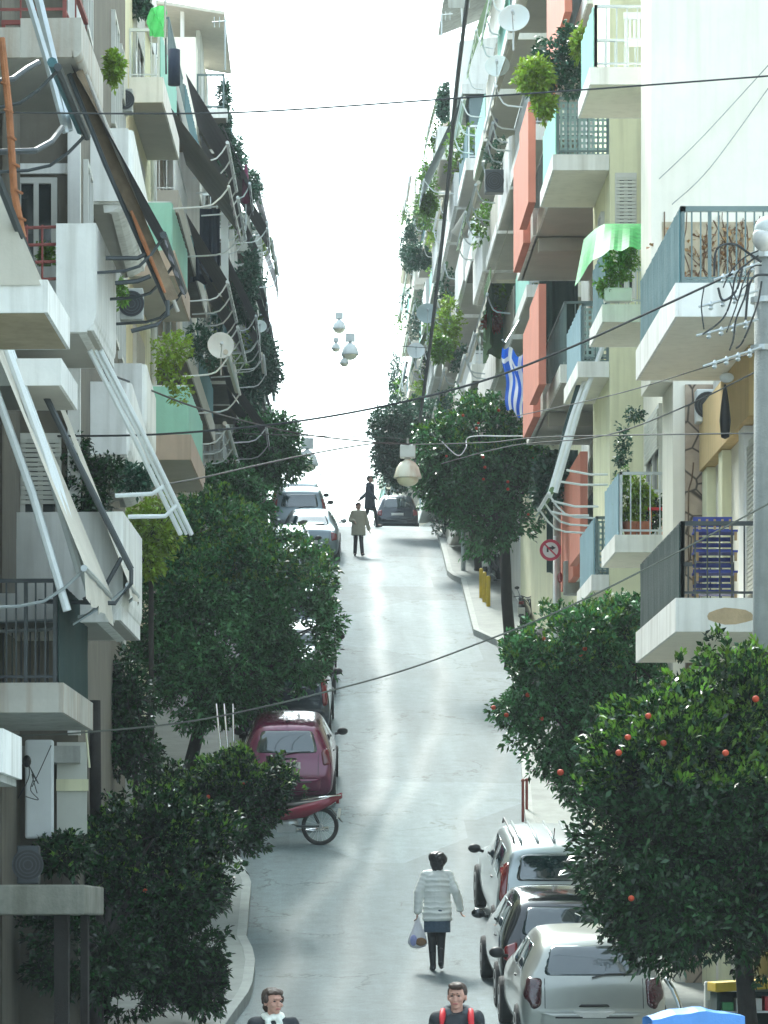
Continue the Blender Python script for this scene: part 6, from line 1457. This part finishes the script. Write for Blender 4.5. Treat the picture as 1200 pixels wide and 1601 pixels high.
for a in range(8):
    for b_ in range(4): q.f.append((a * 5 + b_, a * 5 + b_ + 1, a * 5 + b_ + 6, a * 5 + b_ + 5)); q.mi.append(0)
NETG = M('green_net', (.10, .55, .16), .6, .15, 6, .1, trans=.45)
q.build('cloth', NETG, t); q = MB(); q.tube([c + Vector((0, 0, .35)), c + Vector((.02, 0, -1.3))], .02, 6); q.build('stick', DKMET, t)
# green net thrown over the small balcony
c = P(965, 385, 50.2); t = thing('green_net_cover', 'bright green netting draped over the small balcony with the round bush', 'netting', c); q = MB(); n1, n2 = 18, 14
G = []
for i in range(n1 + 1):
    row = []
    for j in range(n2 + 1):
        u = i / n1; v = j / n2; x = 912 + 100 * u; yy = 350 + 30 * max(0, .35 - u) ** 1.5 * 4 + 3 * math.sin(i * 1.3) * v + (38 + 35 * (1 - u) ** 3) * v
        x -= 14 * v * (1 - u) ** 2; row.append(P(x, yy, 49.6 + 1.3 * (1 - v) + .05 * math.sin(i * .9) * v))
    G.append(row)
for i in range(n1):
    for j in range(n2): q.face([G[i][j], G[i][j + 1], G[i + 1][j + 1], G[i + 1][j]])
q.build('net', M('green_net_sheer', (.12, .62, .2), .5, .3, 9, .2, trans=.65), t, smooth=True)
q = MB(); q.tube([P(918, 372, 51.2), P(945, 356, 51.2), P(1000, 360, 51.2)], .012, 5); q.build('support_wire', STEEL, t)
# blue folding chairs stacked on the lower right balcony
BL = M('blue_slats', (.03, .05, .30), .5, .2, 8, .05)
for i in range(4):
    z = 3.82 + i * .24; X0 = 4.66; Y0 = 41.25; lb = ('bottom', 'second', 'third', 'topmost')[i] + ' blue slatted folding chair of the stack on the lower right balcony'
    t = thing('folding_chair', lb, 'chair', (X0, Y0, z), 'stack of blue folding chairs')
    q = MB()
    for k_ in range(5): q.box(X0, X0 + .5, Y0 + k_ * .08, Y0 + k_ * .08 + .06, z + .10, z + .125)
    q.build('seat', BL, t)
    q = MB()
    for k_ in range(3): q.box(X0 + .02, X0 + .48, Y0 + .4, Y0 + .42, z + .13 + k_ * .07, z + .18 + k_ * .07)
    q.build('backrest', BL, t)
    for (x_, y_) in ((X0 + .01, Y0), (X0 + .46, Y0), (X0 + .01, Y0 + .36), (X0 + .46, Y0 + .36)):
        q = MB(); q.box(x_, x_ + .03, y_, y_ + .03, z, z + .1); q.build('leg', M('light_wood', (.45, .3, .14), .7, .15, 9, .1), t)
    if i == 3:
        for k_ in range(5):
            q = MB(); q.box(X0 + .05 + k_ * .09, X0 + .075 + k_ * .09, Y0 + .1, Y0 + .13, z + .12, z + .26); q.build('frame_end', M('light_wood'), t)
# red stool, white plastic chair
c = P(1028, 833, 51); t = thing('red_stool', 'small red stool with orange legs at the end of the small white balcony', 'stool', c)
q = MB(); q.box(c.x - .14, c.x + .12, c.y, c.y + .25, c.z + .33, c.z + .37); q.build('seat', M('red_plastic', (.6, .02, .02), .5, .1, 5, 0), t, bevel=.01)
for x_, y_ in ((-.12, 0.01), (.08, .01), (-.12, .21), (.08, .21)):
    q = MB(); q.box(c.x + x_, c.x + x_ + .03, c.y + y_, c.y + y_ + .03, c.z, c.z + .328); q.build('leg', M('orange_wood', (.55, .16, .03), .6, .1, 5, 0), t)
for i, (x, y, lb) in enumerate(((1005, 838, 'clay pot holding the lime green plant on the small white balcony'), (985, 838, 'small clay pot at the balcony corner by the thin stem plant'))):
    c = P(x, y, 51); q = MB(); q.lathe([(.08, 0), (.12, .17), (.13, .17), (.13, .2), (.1, .2), (.09, .17)], 16, Matrix.Translation(c)); tag(q.build('clay_pot', POT), lb, 'pot', 'clay pots')
c = P(965, 470, 50.5); q = MB(); q.box(c.x - .2, c.x + .2, c.y - .1, c.y + .1, c.z - .03, c.z + .17); tag(q.build('flower_trough', PLAST, bevel=.02), 'pale trough under the round bright bush', 'planter')
c = P(998, 106, 51); t = thing('plastic_chair', 'white plastic chair on the topmost small balcony', 'chair', c)
q = MB(); q.box(c.x - .18, c.x + .14, c.y, c.y + .4, c.z + .40, c.z + .43); q.build('seat', PLAST, t, bevel=.01)
q = MB()
for k_ in range(5): q.box(c.x - .17 + k_ * .065, c.x - .14 + k_ * .065, c.y + .38, c.y + .41, c.z + .44, c.z + .84)
q.box(c.x - .18, c.x + .15, c.y + .375, c.y + .415, c.z + .80, c.z + .9); q.build('backrest', PLAST, t)
for x_, y_ in ((-.18, 0), (.10, 0), (-.18, .36), (.10, .36)):
    q = MB(); q.box(c.x + x_, c.x + x_ + .04, c.y + y_, c.y + y_ + .04, c.z, c.z + .398); q.build('leg', PLAST, t)
c = P(1133, 645, 42.5); t = thing('closed_parasol', 'black closed parasol hung in front of the ochre wall', 'parasol', c); q = MB(); q.lathe([(.01, -.32), (.05, -.3), (.07, -.1), (.05, .1), (.02, .3), (.01, .34)], 10, Matrix.Translation(c)); q.build('canopy', BLACK, t, smooth=True)
q = MB(); q.ell(c + Vector((.02, 0, .42)), (.09, .09, .06), 12, 8); q.build('cap', PLAST, t, smooth=True)
c = P(384, 290, 93); t = thing('closed_parasol', 'closed plum-coloured parasol on the upper left corner', 'parasol', c); q = MB(); q.lathe([(.02, -.5), (.12, -.45), (.10, 0), (.04, .5), (.02, .55)], 10, Matrix.Translation(c)); q.build('canopy', M('plum_cloth', (.16, .02, .07), .8, .1, 5, .1), t, smooth=True)
q = MB(); q.tube([c + Vector((0, 0, -1.2)), c + Vector((0, 0, -.5))], .02, 6); q.build('stick', STEEL, t)
c = P(272, 105, 58); q = MB(); q.tube([c + Vector((0, 0, -.3)), c + Vector((0, 0, .28))], .1, 12); tag(q.build('rolled_mat', NAVYF, smooth=True), 'dark rolled mat hung beside the aqua panel at upper left', 'mat')
# rooftop masts
for i, (x, y0, y1, d, lb) in enumerate(((352, 30, 110, 80, 'thin mast with cross arms above the left roofs'), (258, -10, 60, 62, 'bare stick mast at the very top left'), (636, 205, 262, 138, 'faint mast on the far right roofs'), (690, 20, 60, 95, 'short mast by the grey roof canopy'))):
    t = thing('antenna_mast', lb, 'antenna', P(x, y1, d), 'rooftop antennas'); q = MB(); q.tube([P(x, y0, d), P(x, y1, d)], .02, 5); q.build('mast', STEEL, t)
    q = MB(); a = P(x, y0 + 5, d)
    q.tube([a - Vector((.3, 0, 0)), a + Vector((.3, 0, .05))], .012, 4)
    for k_ in range(5): q.tube([a + Vector((-.25 + k_ * .12, 0, -.12)), a + Vector((-.25 + k_ * .12, 0, .12))], .007, 4)
    q.build('aerial', STEEL, t)

# ============================================================ PAVEMENT FURNITURE
for i, (x, y, lb) in enumerate(((752, 940, 'left yellow post on the right pavement edge'), (757, 945, 'middle yellow post on the right pavement edge'), (763, 952, 'right yellow post on the right pavement edge'))):
    d = 92.5 - i * .9; X = xc(x, d); z = gz(d) + .13; q = MB(); q.lathe([(.055, -.1), (.055, .72), (.05, .77), (.02, .79)], 12, Matrix.Translation((X, d, z))); tag(q.build('bollard', YELLOW, smooth=False), lb, 'bollard', 'yellow bollards')
for i, (x, d, lb) in enumerate(((817, 61.2, 'dark red kerb post nearest the road, above the silver estate'), (823, 61.8, 'dark red kerb post beside the first one'))):
    X = xc(x, d); z = gz(d) + .13; t = thing('kerb_post', lb, 'post', (X, d, z), 'dark red kerb posts'); q = MB(); q.tube([(X, d, z - .1), (X, d, z + .62 - .1 * i)], .025, 8); q.build('shaft', REDMET, t)
    q = MB(); q.ell((X, d, z + .62 - .1 * i), (.035, .035, .035), 10, 8); q.build('knob', REDMET, t)
c = Vector((xc(1108, 38.5), 38.5, gz(38.5) + .13)); t = thing('stone_post', 'grey round post with a white cap beside the yellow-topped stand', 'post', c)
q = MB(); q.tube([c, c + Vector((0, 0, 1.05))], .055, 14); q.build('shaft', CONC, t, smooth=True); q = MB(); q.box(c.x - .05, c.x + .05, c.y - .07, c.y + .05, c.z + .86, c.z + 1.06); q.build('cap', PLAST, t, bevel=.01)
c = Vector((xc(1064, 38.5), 38.5, gz(38.5) + .13)); t = thing('bent_rail', 'bent steel tube rail right of the silver-beige hatchback', 'rail', c)
q = MB(); q.tube([c, c + Vector((0, 0, .72)), c + Vector((-.03, 0, .84)), c + Vector((-.09, 0, .98)), c + Vector((-.17, 0, 1.1))], .03, 10); q.build('tube', CHROME, t, smooth=True)
# yellow-topped display stand
d = 37.2; X0, X1 = xc(1120, d), xc(1290, d); zg = gz(d) + .13; zt = (VY - 1536) * d / FO
t = thing('display_stand', 'display stand with a yellow top and coloured goods at the lower right corner', 'stand', (X0, d, zg))
q = MB(); q.hexa([Vector(p) for p in ((X0 - .02, d - .05, zt - .1), (X1, d - .05, zt - .03), (X1, d + .7, zt - .03), (X0 - .02, d + .7, zt - .1), (X0 - .02, d - .05, zt), (X1, d - .05, zt + .07), (X1, d + .7, zt + .07), (X0 - .02, d + .7, zt))]); q.build('top', YELLOW, t, bevel=.01)
q = MB(); q.box(X0, X0 + .04, d, d + .6, zg, zt - .105); q.box(X0 + .041, X1, d + .56, d + .6, zg, zt - .105); q.build('cabinet', DTEAL, t)
for k_ in range(3):
    q = MB(); q.box(X0 + .042, X1, d + .02, d + .55, zt - .32 - k_ * .3, zt - .30 - k_ * .3); q.build('shelf', STEEL, t)
rn = random.Random(3); GC = [M('goods_' + n_, c_, .5, .1, 5, 0) for n_, c_ in (('red', (.55, .02, .04)), ('orange', (.7, .18, .01)), ('yellow', (.65, .5, .03)), ('white', (.7, .7, .68)), ('green', (.05, .3, .1)), ('blue', (.03, .12, .5)))]
cn = ('red', 'orange', 'yellow', 'white', 'green', 'blue')
for k_ in range(3):
    x = X0 + .06; i = 0
    while x < X1 - .1:
        w_ = rn.uniform(.08, .3); ci = rn.randrange(6); q = MB(); q.box(x, x + w_ - .01, d + .04, d + .3, zt - .298 - k_ * .3, zt - .298 - k_ * .3 + rn.uniform(.08, .16))
        tag(q.build('goods_packet', GC[ci], bevel=.006), f'{cn[ci]} packet, ' + str(['first','second','third','fourth','fifth','sixth','seventh','eighth','ninth','tenth','eleventh','twelfth'][min(i,11)]) + f' from the left on the {("top", "middle", "lowest")[k_]} shelf of the yellow-topped stand', 'packet', 'goods on the yellow-topped stand'); x += w_ + .02; i += 1
# blue tarpaulin stall
TARP = M('blue_tarpaulin', (.07, .25, .62), .45, .12, 4, .2); d = 31.5; zg = gz(d); zt = (VY - 1587) * d / FO
t = thing('tarpaulin_stall', 'low table covered with a bright blue tarpaulin at the bottom edge on the right', 'stall', (xc(1085, d), d, zg))
Xa, Xb = xc(1020, d), xc(1165, d); q = MB(); n1 = 12; G = []
for i in range(n1 + 1):
    row = []
    for j in range(9):
        u = i / n1; v = j / 8; x = Xa + (Xb - Xa) * u
        if j in (0, 8): z = zt - .5 + .02 * math.sin(i * 2.1)
        else: z = zt + .07 * math.sin(math.pi * v) * (.6 + .4 * math.sin(u * 5)) - .006 * math.sin(i * 1.7) + .03 * u - .10 * abs(u - .6)
        row.append(Vector((x, d - .1 + 1.2 * v + (.04 if j == 0 else 0), z)))
    G.append(row)
for i in range(n1):
    for j in range(8): q.face([G[i][j], G[i][j + 1], G[i + 1][j + 1], G[i + 1][j]])
q.build('tarpaulin', TARP, t, smooth=False)
for x_ in (Xa + .05, Xb - .08):
    for y_ in (d, d + .9): q = MB(); q.box(x_, x_ + .04, y_, y_ + .04, zg, zt - .1); q.build('leg', STEEL, t)
# steel barrier by the left pavement, behind the low tree
for i, (x0, x1) in enumerate(((338, 352), (350, 362), (364, 366))):
    d = 62.5 + i * .3; lb = ('leftmost', 'middle', 'rightmost')[i] + ' leaning steel tube left of the maroon car'
    a = P(x1, 1178, d); b_ = P(x0, 1100, d); a.z = min(a.z, gz(d) + .2); t = thing('steel_tube', lb, 'tube', a, 'leaning steel tubes'); q = MB(); q.tube([a, b_], .02, 8); q.build('tube', CHROME, t, smooth=True)
    q = MB(); q.tube([a - Vector((0, 0, .02)), a + Vector((0, 0, .03))], .05, 8); q.build('foot', STEEL, t)
# ============================================================ AIR
hz = MB(); hz.box(-3200, 3200, -3200, 3200, -7.6, 40)
ho = hz.build('haze', GREYP)
hm = bpy.data.materials.new('haze_air'); hm.use_nodes = True; n = hm.node_tree.nodes; n.clear()
vo = n.new('ShaderNodeVolumePrincipled'); vo.inputs['Color'].default_value = (.86, .97, 1., 1); vo.inputs['Density'].default_value = .00034; vo.inputs['Anisotropy'].default_value = .1
ou = n.new('ShaderNodeOutputMaterial'); hm.node_tree.links.new(vo.outputs[0], ou.inputs['Volume'])
ho.data.materials.clear(); ho.data.materials.append(hm); tag(ho, None, kind='stuff')
